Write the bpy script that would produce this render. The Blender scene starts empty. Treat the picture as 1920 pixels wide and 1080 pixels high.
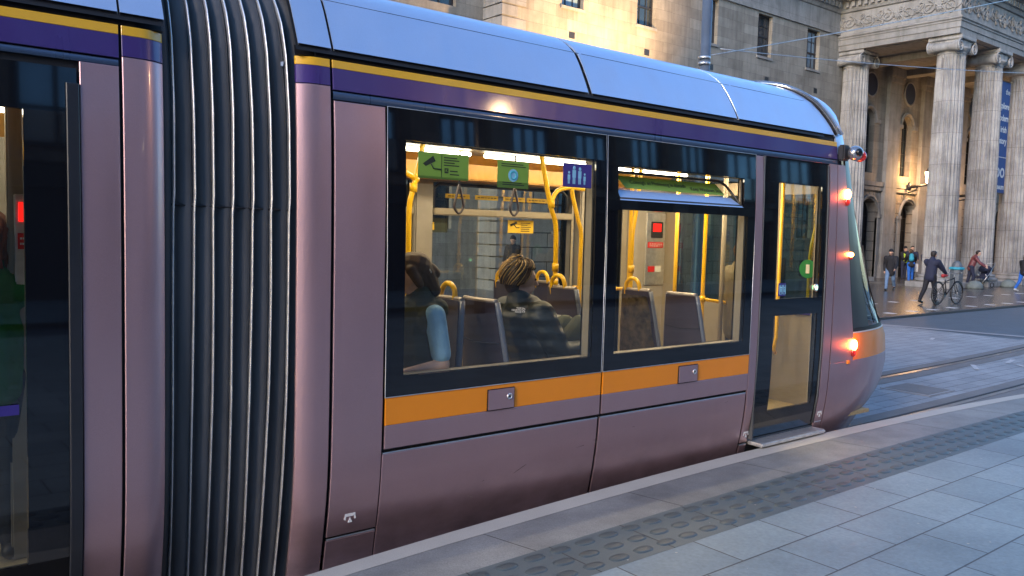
import bpy, bmesh, math, random
from mathutils import Vector, Matrix, noise
random.seed(7)
PI = math.pi
sc = bpy.context.scene
COL = sc.collection
# ------------------------------------------------------------------ camera
def cam_setup():
    F, yaw, pitch, roll = 1560.0, math.radians(38.85), math.radians(-3.97), math.radians(1.54)
    cy, sy, cp, sp = math.cos(yaw), math.sin(yaw), math.cos(pitch), math.sin(pitch)
    fw = Vector((sy*cp, cy*cp, sp)); r = Vector((cy, -sy, 0)); u = r.cross(fw)
    R = r*math.cos(roll) + u*math.sin(roll); U = -r*math.sin(roll) + u*math.cos(roll)
    cd = bpy.data.cameras.new('camera'); co = bpy.data.objects.new('camera', cd); COL.objects.link(co)
    cd.sensor_width = 36; cd.lens = F/1920*36; cd.clip_start = 0.05; cd.clip_end = 3000
    m = Matrix((R, U, -fw)).transposed().to_4x4(); m.translation = Vector((0, 0, 1.90))
    co.matrix_world = m; sc.camera = co
cam_setup()
# ------------------------------------------------------------------ world, sun, exposure
SUN_EL, SUN_AZ = math.radians(9.0), math.radians(252)     # azimuth clockwise from +y
w = bpy.data.worlds.new('World'); sc.world = w; w.use_nodes = True
nt = w.node_tree; bg = nt.nodes['Background']; sky = nt.nodes.new('ShaderNodeTexSky')
sky.sky_type = 'NISHITA'; sky.sun_disc = False; sky.sun_elevation = SUN_EL; sky.sun_rotation = SUN_AZ
sky.air_density = 1.0; sky.dust_density = 1.0; sky.ozone_density = 4.0
nt.links.new(sky.outputs[0], bg.inputs[0]); bg.inputs[1].default_value = 0.13
sl = bpy.data.lights.new('sun', 'SUN'); sl.energy = 0.5; sl.angle = math.radians(14); sl.color = (1, .82, .76)
so = bpy.data.objects.new('sun', sl); COL.objects.link(so)
sd = Vector((math.sin(SUN_AZ)*math.cos(SUN_EL+.3), math.cos(SUN_AZ)*math.cos(SUN_EL+.3), math.sin(SUN_EL+.3)))
so.rotation_euler = sd.to_track_quat('Z', 'Y').to_euler()
vs = sc.view_settings; vs.view_transform = 'Standard'; vs.look = 'None'; vs.gamma = 1; vs.exposure = 2.25; vs.use_curve_mapping = False
sc.display_settings.display_device = 'sRGB'
sc.cycles.max_bounces = 8; sc.cycles.transparent_max_bounces = 16; sc.cycles.sample_clamp_indirect = 4.0
sc.cycles.caustics_reflective = False; sc.cycles.caustics_refractive = False; sc.cycles.blur_glossy = .5

# ------------------------------------------------------------------ materials
M = {}
def new_mat(name):
    m = bpy.data.materials.new(name); m.use_nodes = True; M[name] = m
    return m, m.node_tree, m.node_tree.nodes['Principled BSDF']
def setp(b, **k):
    names = dict(color='Base Color', rough='Roughness', metal='Metallic', spec='Specular IOR Level', coat='Coat Weight',
                 coatr='Coat Roughness', sheen='Sheen Weight', emit='Emission Strength', emitc='Emission Color', alpha='Alpha')
    for a, v in k.items():
        if a in ('color', 'emitc'): v = (*v, 1)
        b.inputs[names[a]].default_value = v
def objco(nt, scale=(1, 1, 1)):
    tc = nt.nodes.new('ShaderNodeTexCoord'); mp = nt.nodes.new('ShaderNodeMapping'); mp.inputs['Scale'].default_value = scale
    nt.links.new(tc.outputs['Object'], mp.inputs[0]); return mp.outputs[0]
def noise_n(nt, vec, scale, detail=4, rough=.55):
    n = nt.nodes.new('ShaderNodeTexNoise'); n.inputs['Scale'].default_value = scale; n.inputs['Detail'].default_value = detail
    n.inputs['Roughness'].default_value = rough; nt.links.new(vec, n.inputs['Vector']); return n.outputs['Fac']
def ramp(nt, fac, stops):
    r = nt.nodes.new('ShaderNodeValToRGB'); e = r.color_ramp.elements
    while len(e) < len(stops): e.new(.5)
    for i, (p, c) in enumerate(stops): e[i].position = p; e[i].color = (*c, 1)
    nt.links.new(fac, r.inputs[0]); return r.outputs[0]
def bump(nt, b, h, strength=.3, dist=.01):
    n = nt.nodes.new('ShaderNodeBump'); n.inputs['Strength'].default_value = strength; n.inputs['Distance'].default_value = dist
    nt.links.new(h, n.inputs['Height']); nt.links.new(n.outputs[0], b.inputs['Normal'])
def mixc(nt, fac, a, b_, mode='MIX'):
    m = nt.nodes.new('ShaderNodeMix'); m.data_type = 'RGBA'; m.blend_type = mode
    for s, v in ((m.inputs[0], fac), (m.inputs[6], a), (m.inputs[7], b_)):
        if isinstance(v, bpy.types.NodeSocket): nt.links.new(v, s)
        elif isinstance(v, tuple): s.default_value = (*v, 1)
        else: s.default_value = v
    return m.outputs[2]
def mat(name, color, rough=.5, metal=0, var=.12, scale=6, bmp=0, bscale=40, stretch=(1, 1, 1), **k):
    m, nt, b = new_mat(name); setp(b, rough=rough, metal=metal, **k)
    v = objco(nt, stretch); f = noise_n(nt, v, scale, 5)
    lo = tuple(c*(1-var) for c in color); hi = tuple(min(1, c*(1+var)) for c in color)
    nt.links.new(ramp(nt, f, [(.3, lo), (.7, hi)]), b.inputs['Base Color'])
    if bmp: bump(nt, b, noise_n(nt, v, bscale, 3), bmp, .004)
    return m
def emis(name, color, strength):
    m, nt, b = new_mat(name); setp(b, color=color, emitc=color, emit=strength, rough=.4); return m
# tram paint
def paint(name, color, metal=.35, rough=.32, dirt_shade=.25):
    m, nt, b = new_mat(name); setp(b, rough=rough, metal=metal, coat=.5, coatr=.08)
    v = objco(nt); f = noise_n(nt, v, 3, 6)
    base = ramp(nt, f, [(.3, tuple(c*.96 for c in color)), (.75, tuple(c*1.04 for c in color))])
    fl = noise_n(nt, v, 600, 1)                       # metallic flake
    base = mixc(nt, .25, base, ramp(nt, fl, [(.35, tuple(c*.75 for c in color)), (.65, tuple(min(1, c*1.25) for c in color))]))
    # road grime near the sill, deepened to paint shade into the lower panel
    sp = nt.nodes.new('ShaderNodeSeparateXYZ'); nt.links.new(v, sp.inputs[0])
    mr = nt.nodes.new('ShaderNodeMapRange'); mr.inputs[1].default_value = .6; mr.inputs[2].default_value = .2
    mr.inputs[3].default_value = 0; mr.inputs[4].default_value = dirt_shade; nt.links.new(sp.outputs[2], mr.inputs[0])
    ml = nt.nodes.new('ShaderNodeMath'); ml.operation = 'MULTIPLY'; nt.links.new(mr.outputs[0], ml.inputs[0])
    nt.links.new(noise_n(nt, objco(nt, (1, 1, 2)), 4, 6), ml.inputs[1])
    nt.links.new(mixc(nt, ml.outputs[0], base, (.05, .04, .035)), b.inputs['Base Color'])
    rr = nt.nodes.new('ShaderNodeMapRange'); rr.inputs[1].default_value = .3; rr.inputs[2].default_value = .7; rr.inputs[3].default_value = rough-.04; rr.inputs[4].default_value = rough+.10
    nt.links.new(noise_n(nt, objco(nt, (5, 5, .5)), 1.6, 3, .5), rr.inputs[0]); nt.links.new(rr.outputs[0], b.inputs['Roughness'])
    bump(nt, b, noise_n(nt, objco(nt, (1, 1, .6)), 2.2, 2), .22, .01)
    return m
paint('mauve', (.50, .325, .35), metal=.7, rough=.38, dirt_shade=.9); paint('roof_silver', (.56, .66, .84), metal=.7, rough=.38, dirt_shade=0)
paint('purple', (.055, .028, .17), metal=.1, rough=.3); paint('yellow_stripe', (.80, .44, .02), metal=0, rough=.35)
paint('orange', (1.0, .30, .003), metal=0, rough=.42); paint('blue_rail', (.06, .10, .18), metal=.4, rough=.3)
mat('black_gap', (.008, .008, .010), .6); mat('black_gloss', (.006, .007, .010), .04, var=.0, coat=.3, coatr=.02)
mat('rubber', (.085, .089, .094), .62, var=.3, scale=9, bmp=.25, bscale=30, stretch=(1, 1, .15), spec=.6)
mat('strip_alu', (.74, .74, .73), .4, metal=.85, var=.15, scale=20)
mat('alu', (.70, .70, .70), .3, metal=.9); mat('white_mark', (.75, .75, .75), .5); mat('steel', (.4, .4, .4), .3, metal=.9, var=.2)
mat('yellow_pole', (1.0, .56, .010), .3, var=.06, coat=.4); mat('cream', (.29, .25, .185), .5, var=.05)
mat('grey_liner', (.33, .30, .26), .5, var=.08); mat('tram_floor', (.38, .31, .17), .6, var=.2, scale=60)
mat('coving', (.55, .27, .04), .4, var=.1); mat('seat_shell', (.055, .044, .062), .38, var=.12, coat=.3)
mat('seat_edge', (.20, .22, .28), .3, var=.1, coat=.4); mat('seat_trim', (.40, .35, .31), .35, metal=.4)
mat('seat_cushion', (.07, .05, .09), .9, var=.5, scale=60); mat('dark_frame', (.03, .03, .032), .4)
mat('sign_green', (.20, .36, .045), .5, var=.05); mat('sign_blue', (.045, .03, .22), .4, var=.05); mat('sign_yellow', (.75, .48, .02), .5, var=.05)
mat('pole_grey', (.085, .11, .15), .4); mat('mirror_pane', (.42, .55, .68), .08, metal=.7, var=.35, scale=.5); mat('cloth_seam', (.02, .018, .025), .7); mat('banner_blue', (.018, .07, .24), .6, var=.1); mat('roundel_blue', (.012, .016, .045), .5); mat('sign_ink', (.02, .03, .015), .6); mat('sign_lightblue', (.25, .55, .72), .5); mat('sign_white', (.72, .72, .70), .5); mat('sign_red', (.6, .02, .02), .5)
mat('sign_cyan', (.05, .42, .5), .5); mat('green_exit', (.012, .20, .06), .4)
mat('camo', (.075, .055, .030), .9, var=.75, scale=14)
mat('tramp_dark', (.02, .022, .028), .35); mat('chrome_pod', (.45, .44, .45), .15, metal=.8)
emis('tube', (1, .90, .70), 5); emis('lamp_amber', (1, .33, .05), 9); emis('lamp_core', (1, .36, .06), 10); emis('red_panel', (1, .015, .01), .35)
mat('lamp_red', (.5, .02, .015), .25, coat=1); emis('button_green', (.3, 1, .45), 2.5)
# glass
def glass(name, tint, refl=.9, rough=.0):
    m, nt, b = new_mat(name); nt.nodes.remove(b); out = nt.nodes['Material Output']
    t = nt.nodes.new('ShaderNodeBsdfTransparent'); t.inputs[0].default_value = (*tint, 1)
    g = nt.nodes.new('ShaderNodeBsdfGlossy'); g.inputs['Color'].default_value = (refl, refl, refl, 1); g.inputs['Roughness'].default_value = rough
    f = nt.nodes.new('ShaderNodeFresnel'); ge = nt.nodes.new('ShaderNodeNewGeometry')
    mr = nt.nodes.new('ShaderNodeMapRange'); mr.inputs[3].default_value = 1.75; mr.inputs[4].default_value = 1/1.75   # same pane from both sides
    nt.links.new(ge.outputs['Backfacing'], mr.inputs[0]); nt.links.new(mr.outputs[0], f.inputs[0])
    mx = nt.nodes.new('ShaderNodeMixShader'); nt.links.new(f.outputs[0], mx.inputs[0]); nt.links.new(t.outputs[0], mx.inputs[1])
    nt.links.new(g.outputs[0], mx.inputs[2]); nt.links.new(mx.outputs[0], out.inputs[0]); return m
glass('tram_glass', (.76, .79, .77)); glass('far_glass', (.74, .82, .78)); glass('cab_glass', (.50, .64, .60)); glass('windscreen_glass', (.55, .68, .66))
mat('window_glass', (.022, .034, .045), .05, spec=.9, var=.3, scale=.6); mat('window_glass_sky', (.16, .23, .28), .1, spec=.9, var=.4, scale=.8)
# stone: blocks laid by brick texture with tone per block
def stone(name, c1, c2, bw, bh, mortar, mcol, off=.5, rough=.85, grime=.35, bstr=.4, axis='wall', msm=.1):
    m, nt, b = new_mat(name); setp(b, rough=rough, spec=.3)
    tc = nt.nodes.new('ShaderNodeTexCoord'); sp = nt.nodes.new('ShaderNodeSeparateXYZ'); nt.links.new(tc.outputs['Object'], sp.inputs[0])
    cb = nt.nodes.new('ShaderNodeCombineXYZ')
    if axis == 'wall':
        ad = nt.nodes.new('ShaderNodeMath'); ad.operation = 'ADD'; nt.links.new(sp.outputs[0], ad.inputs[0]); nt.links.new(sp.outputs[1], ad.inputs[1])
        nt.links.new(ad.outputs[0], cb.inputs[0]); nt.links.new(sp.outputs[2], cb.inputs[1])
    else:
        nt.links.new(sp.outputs[0], cb.inputs[0]); nt.links.new(sp.outputs[1], cb.inputs[1])
    br = nt.nodes.new('ShaderNodeTexBrick'); br.offset = off; br.inputs['Scale'].default_value = 1
    br.inputs['Brick Width'].default_value = bw; br.inputs['Row Height'].default_value = bh
    br.inputs['Mortar Size'].default_value = mortar; br.inputs['Mortar Smooth'].default_value = msm
    br.inputs['Color1'].default_value = (*c1, 1); br.inputs['Color2'].default_value = (*c2, 1); br.inputs['Mortar'].default_value = (*mcol, 1)
    br.inputs['Bias'].default_value = 0
    nt.links.new(cb.outputs[0], br.inputs['Vector'])
    v = tc.outputs['Object']
    g1 = ramp(nt, noise_n(nt, v, 1.1, 8, .65), [(.3, (1-grime,)*3), (.62, (1.0, 1.0, 1.0))])
    c = mixc(nt, 1.0, br.outputs[0], g1, 'MULTIPLY')
    g2 = ramp(nt, noise_n(nt, v, 45, 3), [(.3, (.82,)*3), (.7, (1.0, 1.0, 1.0))])
    c = mixc(nt, 1.0, c, g2, 'MULTIPLY')
    if axis == 'wall':      # rain streaks
        st = nt.nodes.new('ShaderNodeMapping'); st.inputs['Scale'].default_value = (3, 3, .25); nt.links.new(v, st.inputs[0])
        g3 = ramp(nt, noise_n(nt, st.outputs[0], 1.6, 5), [(.3, (1-grime*.7,)*3), (.55, (1.0, 1.0, 1.0))]); c = mixc(nt, 1.0, c, g3, 'MULTIPLY')
    nt.links.new(c, b.inputs['Base Color'])
    iv = nt.nodes.new('ShaderNodeMath'); iv.operation = 'SUBTRACT'; iv.inputs[0].default_value = 1; nt.links.new(br.outputs['Fac'], iv.inputs[1])
    ad2 = nt.nodes.new('ShaderNodeMath'); ad2.operation = 'MULTIPLY_ADD'; nt.links.new(noise_n(nt, v, 60, 4), ad2.inputs[0]); ad2.inputs[1].default_value = .35
    nt.links.new(iv.outputs[0], ad2.inputs[2]); bump(nt, b, ad2.outputs[0], bstr, .012)
    return m
stone('ashlar', (.30, .27, .225), (.40, .37, .31), .92, .36, .004, (.20, .18, .15), grime=.35)
stone('ashlar_base', (.30, .27, .225), (.36, .33, .285), 1.25, .46, .018, (.08, .07, .06), grime=.3, bstr=1, msm=.3)
stone('stone_plain', (.34, .33, .31), (.36, .35, .33), 2.6, 2.2, .004, (.18, .17, .15), grime=.35)
stone('column_stone', (.45, .44, .42), (.48, .47, .45), 50, 1.25, .007, (.24, .23, .22), grime=.5)
stone('granite_slab', (.26, .33, .36), (.33, .405, .43), .58, .345, .005, (.09, .10, .11), axis='floor', grime=.30, rough=.5, bstr=.3)
stone('setts', (.34, .36, .38), (.42, .44, .46), .42, .20, .006, (.15, .145, .14), axis='floor', grime=.25, rough=.6, bstr=.3)
stone('pavement_stone', (.10, .095, .095), (.135, .13, .125), .9, .6, .006, (.05, .05, .05), axis='floor', grime=.4, rough=.22, bstr=.15)
stone('opposite_brick', (.24, .20, .17), (.30, .25, .21), .9, .4, .01, (.1, .09, .08), grime=.4)
def ground_mat(name, c, rough, scale=300, var=.3, patch=.2, bs=.3):
    m, nt, b = new_mat(name); setp(b, rough=rough); v = objco(nt)
    a = ramp(nt, noise_n(nt, v, scale, 2), [(.3, tuple(x*(1-var) for x in c)), (.7, tuple(x*(1+var) for x in c))])
    p = ramp(nt, noise_n(nt, v, 1.7, 7, .65), [(.3, (1-patch,)*3), (.65, (1.0,)*3)])
    nt.links.new(mixc(nt, 1.0, a, p, 'MULTIPLY'), b.inputs['Base Color']); bump(nt, b, noise_n(nt, v, scale*.6, 3), bs, .004); return m
ground_mat('asphalt', (.10, .125, .15), .6); ground_mat('coping_stone', (.52, .49, .43), .6, 200, .12, .15)
ground_mat('concrete', (.30, .30, .285), .55, 160, .18, .45); ground_mat('tactile', (.10, .13, .14), .5, 200, .12, .12); ground_mat('tactile_stud', (.065, .088, .098), .45, 200, .12, .12)
ground_mat('rail_strip', (.20, .185, .175), .6, 200, .2, .3); ground_mat('kerb', (.33, .33, .34), .6); ground_mat('dark_kerb', (.05, .052, .058), .5)
ground_mat('road_white', (.6, .6, .6), .6, 100, .2, .3); ground_mat('dirt_edge', (.04, .038, .036), .7)

# ------------------------------------------------------------------ mesh builders
class MB:
    def __init__(s): s.v = []; s.f = []; s.smooth = []
    def add(s, vs_, fs, smooth=False):
        o = len(s.v); s.v += [Vector(p) for p in vs_]; s.f += [tuple(i+o for i in f) for f in fs]; s.smooth += [smooth]*len(fs); return s
    def box(s, a, b, bev=0):
        x0, y0, z0 = (min(a[i], b[i]) for i in range(3)); x1, y1, z1 = (max(a[i], b[i]) for i in range(3))
        if bev <= 0:
            return s.add([(x0,y0,z0),(x1,y0,z0),(x1,y1,z0),(x0,y1,z0),(x0,y0,z1),(x1,y0,z1),(x1,y1,z1),(x0,y1,z1)],
                         [(0,3,2,1),(4,5,6,7),(0,1,5,4),(1,2,6,5),(2,3,7,6),(3,0,4,7)])
        bm = bmesh.new(); bmesh.ops.create_cube(bm, size=1)
        for v in bm.verts: v.co = Vector(((x0+x1)/2+v.co.x*(x1-x0), (y0+y1)/2+v.co.y*(y1-y0), (z0+z1)/2+v.co.z*(z1-z0)))
        bmesh.ops.bevel(bm, geom=list(bm.edges), offset=bev, segments=2, affect='EDGES')
        bm.verts.index_update(); s.add([v.co.copy() for v in bm.verts], [tuple(v.index for v in f.verts) for f in bm.faces]); bm.free(); return s
    def grid(s, pts, closed_u=False, closed_v=False, smooth=True, flip=False):
        n, m = len(pts), len(pts[0]); fs = []
        for i in range(n if closed_u else n-1):
            for j in range(m if closed_v else m-1):
                q = (i*m+j, ((i+1) % n)*m+j, ((i+1) % n)*m+(j+1) % m, i*m+(j+1) % m)
                fs.append(q[::-1] if flip else q)
        return s.add([p for r in pts for p in r], fs, smooth)
    def tube(s, path, r, seg=10, cap=True, squash=None):
        path = [Vector(p) for p in path]; n = len(path); rr = r if isinstance(r, (list, tuple)) else [r]*n
        rows = []; prev = None
        for i, p in enumerate(path):
            t = (path[min(i+1, n-1)]-path[max(i-1, 0)]).normalized()
            if prev is None: a = t.orthogonal().normalized()
            else:
                a = prev-t*prev.dot(t); a = a.normalized() if a.length > 1e-6 else t.orthogonal().normalized()
            prev = a; b = t.cross(a)
            rows.append([p+(a*math.cos(2*PI*k/seg)+b*math.sin(2*PI*k/seg))*rr[i] for k in range(seg)])
        o = len(s.v); s.grid(rows, closed_v=True)
        if cap: s.f += [tuple(o+k for k in range(seg)), tuple(o+(n-1)*seg+k for k in reversed(range(seg)))]; s.smooth += [False, False]
        return s
    def lathe(s, prof, c=(0, 0, 0), seg=24, smooth=True, axis='z'):
        rows = []
        for r, z in prof:
            row = []
            for k in range(seg):
                a = 2*PI*k/seg; x, y = r*math.cos(a), r*math.sin(a)
                row.append(Vector(c)+(Vector((x, y, z)) if axis == 'z' else Vector((x, z, y)) if axis == 'y' else Vector((z, x, y))))
            rows.append(row)
        o = len(s.v); s.grid(rows, closed_v=True, smooth=smooth, flip=(axis != 'y'))
        s.f += [tuple(o+k for k in reversed(range(seg))), tuple(o+(len(prof)-1)*seg+k for k in range(seg))]; s.smooth += [False, False]; return s
    def ball(s, c, r, seg=16, rings=10):
        r = r if isinstance(r, (tuple, list)) else (r, r, r); c = Vector(c); rows = []
        for i in range(rings+1):
            ph = PI*i/rings; ph = min(max(ph, .02), PI-.02)
            rows.append([c+Vector((r[0]*math.sin(ph)*math.cos(2*PI*k/seg), r[1]*math.sin(ph)*math.sin(2*PI*k/seg), r[2]*math.cos(ph))) for k in range(seg)])
        o = len(s.v); s.grid(rows, closed_v=True); s.f += [tuple(o+k for k in range(seg)), tuple(o+rings*seg+k for k in reversed(range(seg)))]; s.smooth += [True, True]; return s
    def prism(s, poly, d, closed=True):     # poly 3-D points, extruded by vector d
        n = len(poly); d = Vector(d); poly = [Vector(p) for p in poly]
        fs = [tuple(reversed(range(n))), tuple(range(n, 2*n))] + [(i, (i+1) % n, n+(i+1) % n, n+i) for i in range(n)]
        return s.add(poly+[p+d for p in poly], fs)
    def xf(s, m):
        s.v = [m @ v for v in s.v]; return s
    def build(s, name, material, parent=None, recalc=True):
        me = bpy.data.meshes.new(name); me.from_pydata([tuple(v) for v in s.v], [], s.f)
        me.polygons.foreach_set('use_smooth', s.smooth)
        if recalc:
            bm = bmesh.new(); bm.from_mesh(me); bmesh.ops.recalc_face_normals(bm, faces=bm.faces); bm.to_mesh(me); bm.free()
        o = bpy.data.objects.new(name, me); COL.objects.link(o)
        me.materials.append(M[material] if isinstance(material, str) else material)
        if parent is not None:
            o.parent = parent; o.matrix_parent_inverse = Matrix.Identity(4)
            wm = world_loc(parent)
            me.transform(wm.inverted())
        return o
def world_loc(o):
    m = Matrix.Identity(4)
    while o is not None:
        m = o.matrix_basis @ m; o = o.parent
    return m
def tag(o, label=None, cat=None, group=None, kind=None):
    if label: o['label'] = label
    if cat: o['category'] = cat
    if group: o['group'] = group
    if kind: o['kind'] = kind
    return o
def thing(name, label, cat, loc=(0, 0, 0), rz=0, group=None):
    o = bpy.data.objects.new(name, None); COL.objects.link(o); o.empty_display_size = .1
    o.matrix_basis = Matrix.Translation(Vector(loc)) @ Matrix.Rotation(rz, 4, 'Z')
    return tag(o, label, cat, group)
def struct(name, mb, m): return tag(mb.build(name, m), kind='structure')
def kids(o): return [c for c in bpy.data.objects if c.parent == o]
def copy_tree(o, parent=None, delta=None):
    c = o.copy(); COL.objects.link(c)
    if parent is not None: c.parent = parent
    if delta is not None: c.matrix_basis = delta @ o.matrix_basis
    for ch in kids(o): copy_tree(ch, c)
    return c
def text(name, s, size, m, parent, origin, xdir, ydir, align='CENTER', ext=.0015, bold=0):
    cu = bpy.data.curves.new('t', 'FONT'); cu.body = s; cu.size = size; cu.align_x = align; cu.align_y = 'CENTER'; cu.extrude = ext; cu.offset = bold; cu.resolution_u = 3
    to = bpy.data.objects.new('t', cu); COL.objects.link(to); dg = bpy.context.evaluated_depsgraph_get()
    me = bpy.data.meshes.new_from_object(to.evaluated_get(dg)); bpy.data.objects.remove(to); bpy.data.curves.remove(cu)
    xd = Vector(xdir).normalized(); yd = Vector(ydir).normalized(); zd = xd.cross(yd)
    mm = Matrix((xd, yd, zd)).transposed().to_4x4(); mm.translation = Vector(origin); me.transform(mm)
    if parent is not None: me.transform(world_loc(parent).inverted())
    me.name = name; o = bpy.data.objects.new(name, me); COL.objects.link(o); me.materials.clear(); me.materials.append(M[m])
    if parent is not None: o.parent = parent
    return o
def lerp_tab(tab, x):
    if x <= tab[0][0]: return tab[0][1]
    for (a, u), (b, v) in zip(tab, tab[1:]):
        if x <= b: return u+(v-u)*(x-a)/(b-a)
    return tab[-1][1]
def smooth_tab(tab, x):
    e = .02; return (lerp_tab(tab, x-e)+lerp_tab(tab, x+e)+2*lerp_tab(tab, x))/4

# ================================================================== GROUND
def sheet(name, x0, x1, y0, y1, z, m):
    return struct(name, MB().add([(x0, y0, z), (x1, y0, z), (x1, y1, z), (x0, y1, z)], [(0, 1, 2, 3)]), m)
sheet('ground', -400, 500, -400, 500, -.02, 'asphalt')
sheet('road', -60, 140, 3.0, 9.95, 0, 'asphalt')
sheet('tram_track_bed', -60, 18.15, 3.2, 9.0, .004, 'setts')
sheet('tram_track_bed', 18.15, 90, 3.2, 6.45, .004, 'setts')
mb = MB(); mb.add([(18.0, 9.5, .008), (18.25, 9.5, .008), (19.0, 6.5, .008), (18.7, 6.5, .008)], [(0, 1, 2, 3)]); mb.add([(-60, 9.0, .008), (18.1, 9.0, .008), (18.1, 9.22, .008), (-60, 9.22, .008)], [(0, 1, 2, 3)])
mb.add([(18.7, 6.28, .008), (90, 6.28, .008), (90, 6.5, .008), (18.7, 6.5, .008)], [(0, 1, 2, 3)])
struct('kerb_strip', mb, 'kerb')
def ry(x): return .0035*max(0, x-9)**2
def rail_strip(y, wd, z, m, name):
    mb = MB(); xs = [-40+i*2 for i in range(60)]
    mb.grid([[(x, y+ry(x)-wd/2, z), (x, y+ry(x)+wd/2, z)] for x in xs]); return struct(name, mb, m)
for y in (4.22, 5.62):
    rail_strip(y, .50, .008, 'rail_strip', 'rail_bedding'); rail_strip(y, .07, .012, 'steel', 'rail'); rail_strip(y+.055, .05, .012, 'black_gap', 'rail_groove')
# pavement in front of the portico
mb = MB().box((-80, 10.0, -.02), (150, 40, .05)); struct('pavement', mb, 'pavement_stone')
mb = MB().box((-80, 9.86, -.02), (150, 10.0, .055)); struct('pavement_kerb', mb, 'dark_kerb')
mb = MB()
for row, x0, st in ((10.42, 8.4, 1.23), (12.25, 12.3, 1.37)):
    for k in range(22):
        x = x0+k*st+random.uniform(-.06, .06); y = row+random.uniform(-.03, .03)
        mb.box((x-.12, y-.13, .05), (x+.12, y+.13, .054))
mb2 = mb; struct('crossing_marks', mb2, 'road_white')
mb = MB()
for (x, y, a, l) in ((13.4, 5.35, .5, .5), (14.6, 5.3, .2, .5), (14.2, 4.95, .9, .35), (15.1, 5.05, .1, .4), (16.5, 7.4, .3, .35), (12.9, 7.1, 0, .3)):
    d = Vector((math.cos(a), math.sin(a), 0))*l/2; n = Vector((-math.sin(a), math.cos(a), 0))*.035; c = Vector((x, y, .0125))
    mb.add([c-d-n, c+d-n, c+d+n, c-d+n], [(0, 1, 2, 3)])
struct('road_paint', mb, 'road_white')
# inspection cover in the track bed
cv = thing('drain_cover', 'square dark metal cover set in the paving between the tram rails beyond the tram nose', 'manhole cover', (10.67, 4.93, .008))
MB().box((10.33, 4.62, .004), (11.02, 5.25, .016)).build('cover_frame', 'kerb', cv)
MB().box((10.38, 4.66, .004), (10.97, 5.21, .020)).build('cover_plate', 'rail_strip', cv)

# ---------------- platform, gently curved along its edge
def pcurve(x):
    u = x-5.6
    if u < -4.5: q = 4.5**2+9*(-4.5-u)
    elif u > 9: q = 81+18*(u-9)
    else: q = u*u
    return q
def pe(x, d): return 3.715-d-.0127*pcurve(x)*max(0, 1-d/1.0)
PXS = [-12+i*.25 for i in range(130)]
def pstrip(name, d0, d1, z, m, n=3):
    mb = MB(); mb.grid([[(x, pe(x, d0+(d1-d0)*k/n), z) for k in range(n+1)] for x in PXS]); return struct(name, mb, m)
mb = MB(); mb.grid([[(x, pe(x, .004), -.02), (x, pe(x, .004), .262), (x, pe(x, .012), .276), (x, pe(x, .03), .28), (x, pe(x, .17), .28)] for x in PXS], smooth=False)
struct('platform_edge', mb, 'coping_stone')
pstrip('platform_border', .17, .56, .2785, 'concrete')
pstrip('tactile_paving', .56, .985, .281, 'tactile')
mb = MB()
for i in range(-6, 62):      # raised lozenges in staggered rows
    for k in range(3):
        x = .5+i*.178+(k % 2)*.089; d = .635+k*.135; c = Vector((x, pe(x, d), .281))
        rows = []
        for rr, zz in ((1.0, 0), (.93, .0045), (.6, .006), (.02, .0062)):
            rows.append([c+Vector((.062*rr*math.copysign(abs(math.cos(a))**.7, math.cos(a)), .034*rr*math.copysign(abs(math.sin(a))**.8, math.sin(a)), zz)) for a in [2*PI*q/16 for q in range(16)]])
        mb.grid(rows, closed_v=True)
struct('tactile_studs', mb, 'tactile_stud')
mb = MB()
for i in range(-6, 40):
    x = .12+i*.535; mb.box((x-.003, pe(x, .985), .2805), (x+.003, pe(x, .56), .2818))
struct('tactile_joints', mb, 'dirt_edge')
mb = MB()
for i in range(-4, 14):
    x = .35+i*1.18; mb.add([(x-.003, pe(x, .56), .2795), (x+.003, pe(x, .56), .2795), (x-.077, pe(x-.08, .17), .2795), (x-.083, pe(x-.08, .17), .2795)], [(0, 1, 2, 3)])
struct('platform_joints', mb, 'dirt_edge')
mb = MB(); mb.grid([[(x, pe(x, .985), .28), (x, -5.5, .28)] for x in PXS]); struct('platform_paving', mb, 'granite_slab')
mb = MB().box((-60, -5.6, -.01), (90, -5.5, .282)); struct('platform_back_kerb', mb, 'kerb')
sheet('far_pavement', -60, 90, -30, -9, .1, 'granite_slab')
# small litter and gum on the platform
mb = MB()
for _ in range(70):
    x = random.uniform(1.8, 9); y = random.uniform(.9, 3.3); r = random.uniform(.003, .008); z = .2835
    mb.add([(x+r*math.cos(a)*random.uniform(.6, 1.3), y+r*math.sin(a)*random.uniform(.6, 1.3), z) for a in [k*PI/4 for k in range(8)]], [tuple(range(8))])
tag(mb.build('gum_spots', 'coping_stone'), kind='structure')

# ================================================================== TRAM
CY = 4.92
ROOFP = [(.05, .105), (.20, .080), (.30, .060), (.40, .042), (.50, .027), (.60, .015), (.75, .006), (1.0, .001), (1.3, 0), (1.8, .001), (2.1, .006), (2.35, .014), (2.55, .026), (2.70, .040), (2.74, .05),
         (2.85, .085), (2.95, .13), (3.015, .18), (3.06, .225), (3.10, .28), (3.14, .36), (3.165, .44), (3.185, .54), (3.20, .68), (3.21, .9), (3.212, 1.2)]
PT = [(z, p) for z, p in ROOFP]
def prof(z): return smooth_tab(PT, z)
KT = [(.05, .60), (.2, .545), (.26, .54), (.45, .514), (.60, .507), (.75, .5035), (.98, .5047), (1.48, .529), (2.12, .552), (2.6, .567), (2.80, .575), (2.98, .586), (3.06, .60), (3.14, .62), (3.212, .66)]
NX = 6.45
def nose_xy(t, z, L, off=0):
    th = t*PI/2; w_ = 1.2-prof(z)-off
    return NX+(L-off)*math.sin(th)**.8, CY-w_*math.cos(th)**.8
_LC = {}
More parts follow.
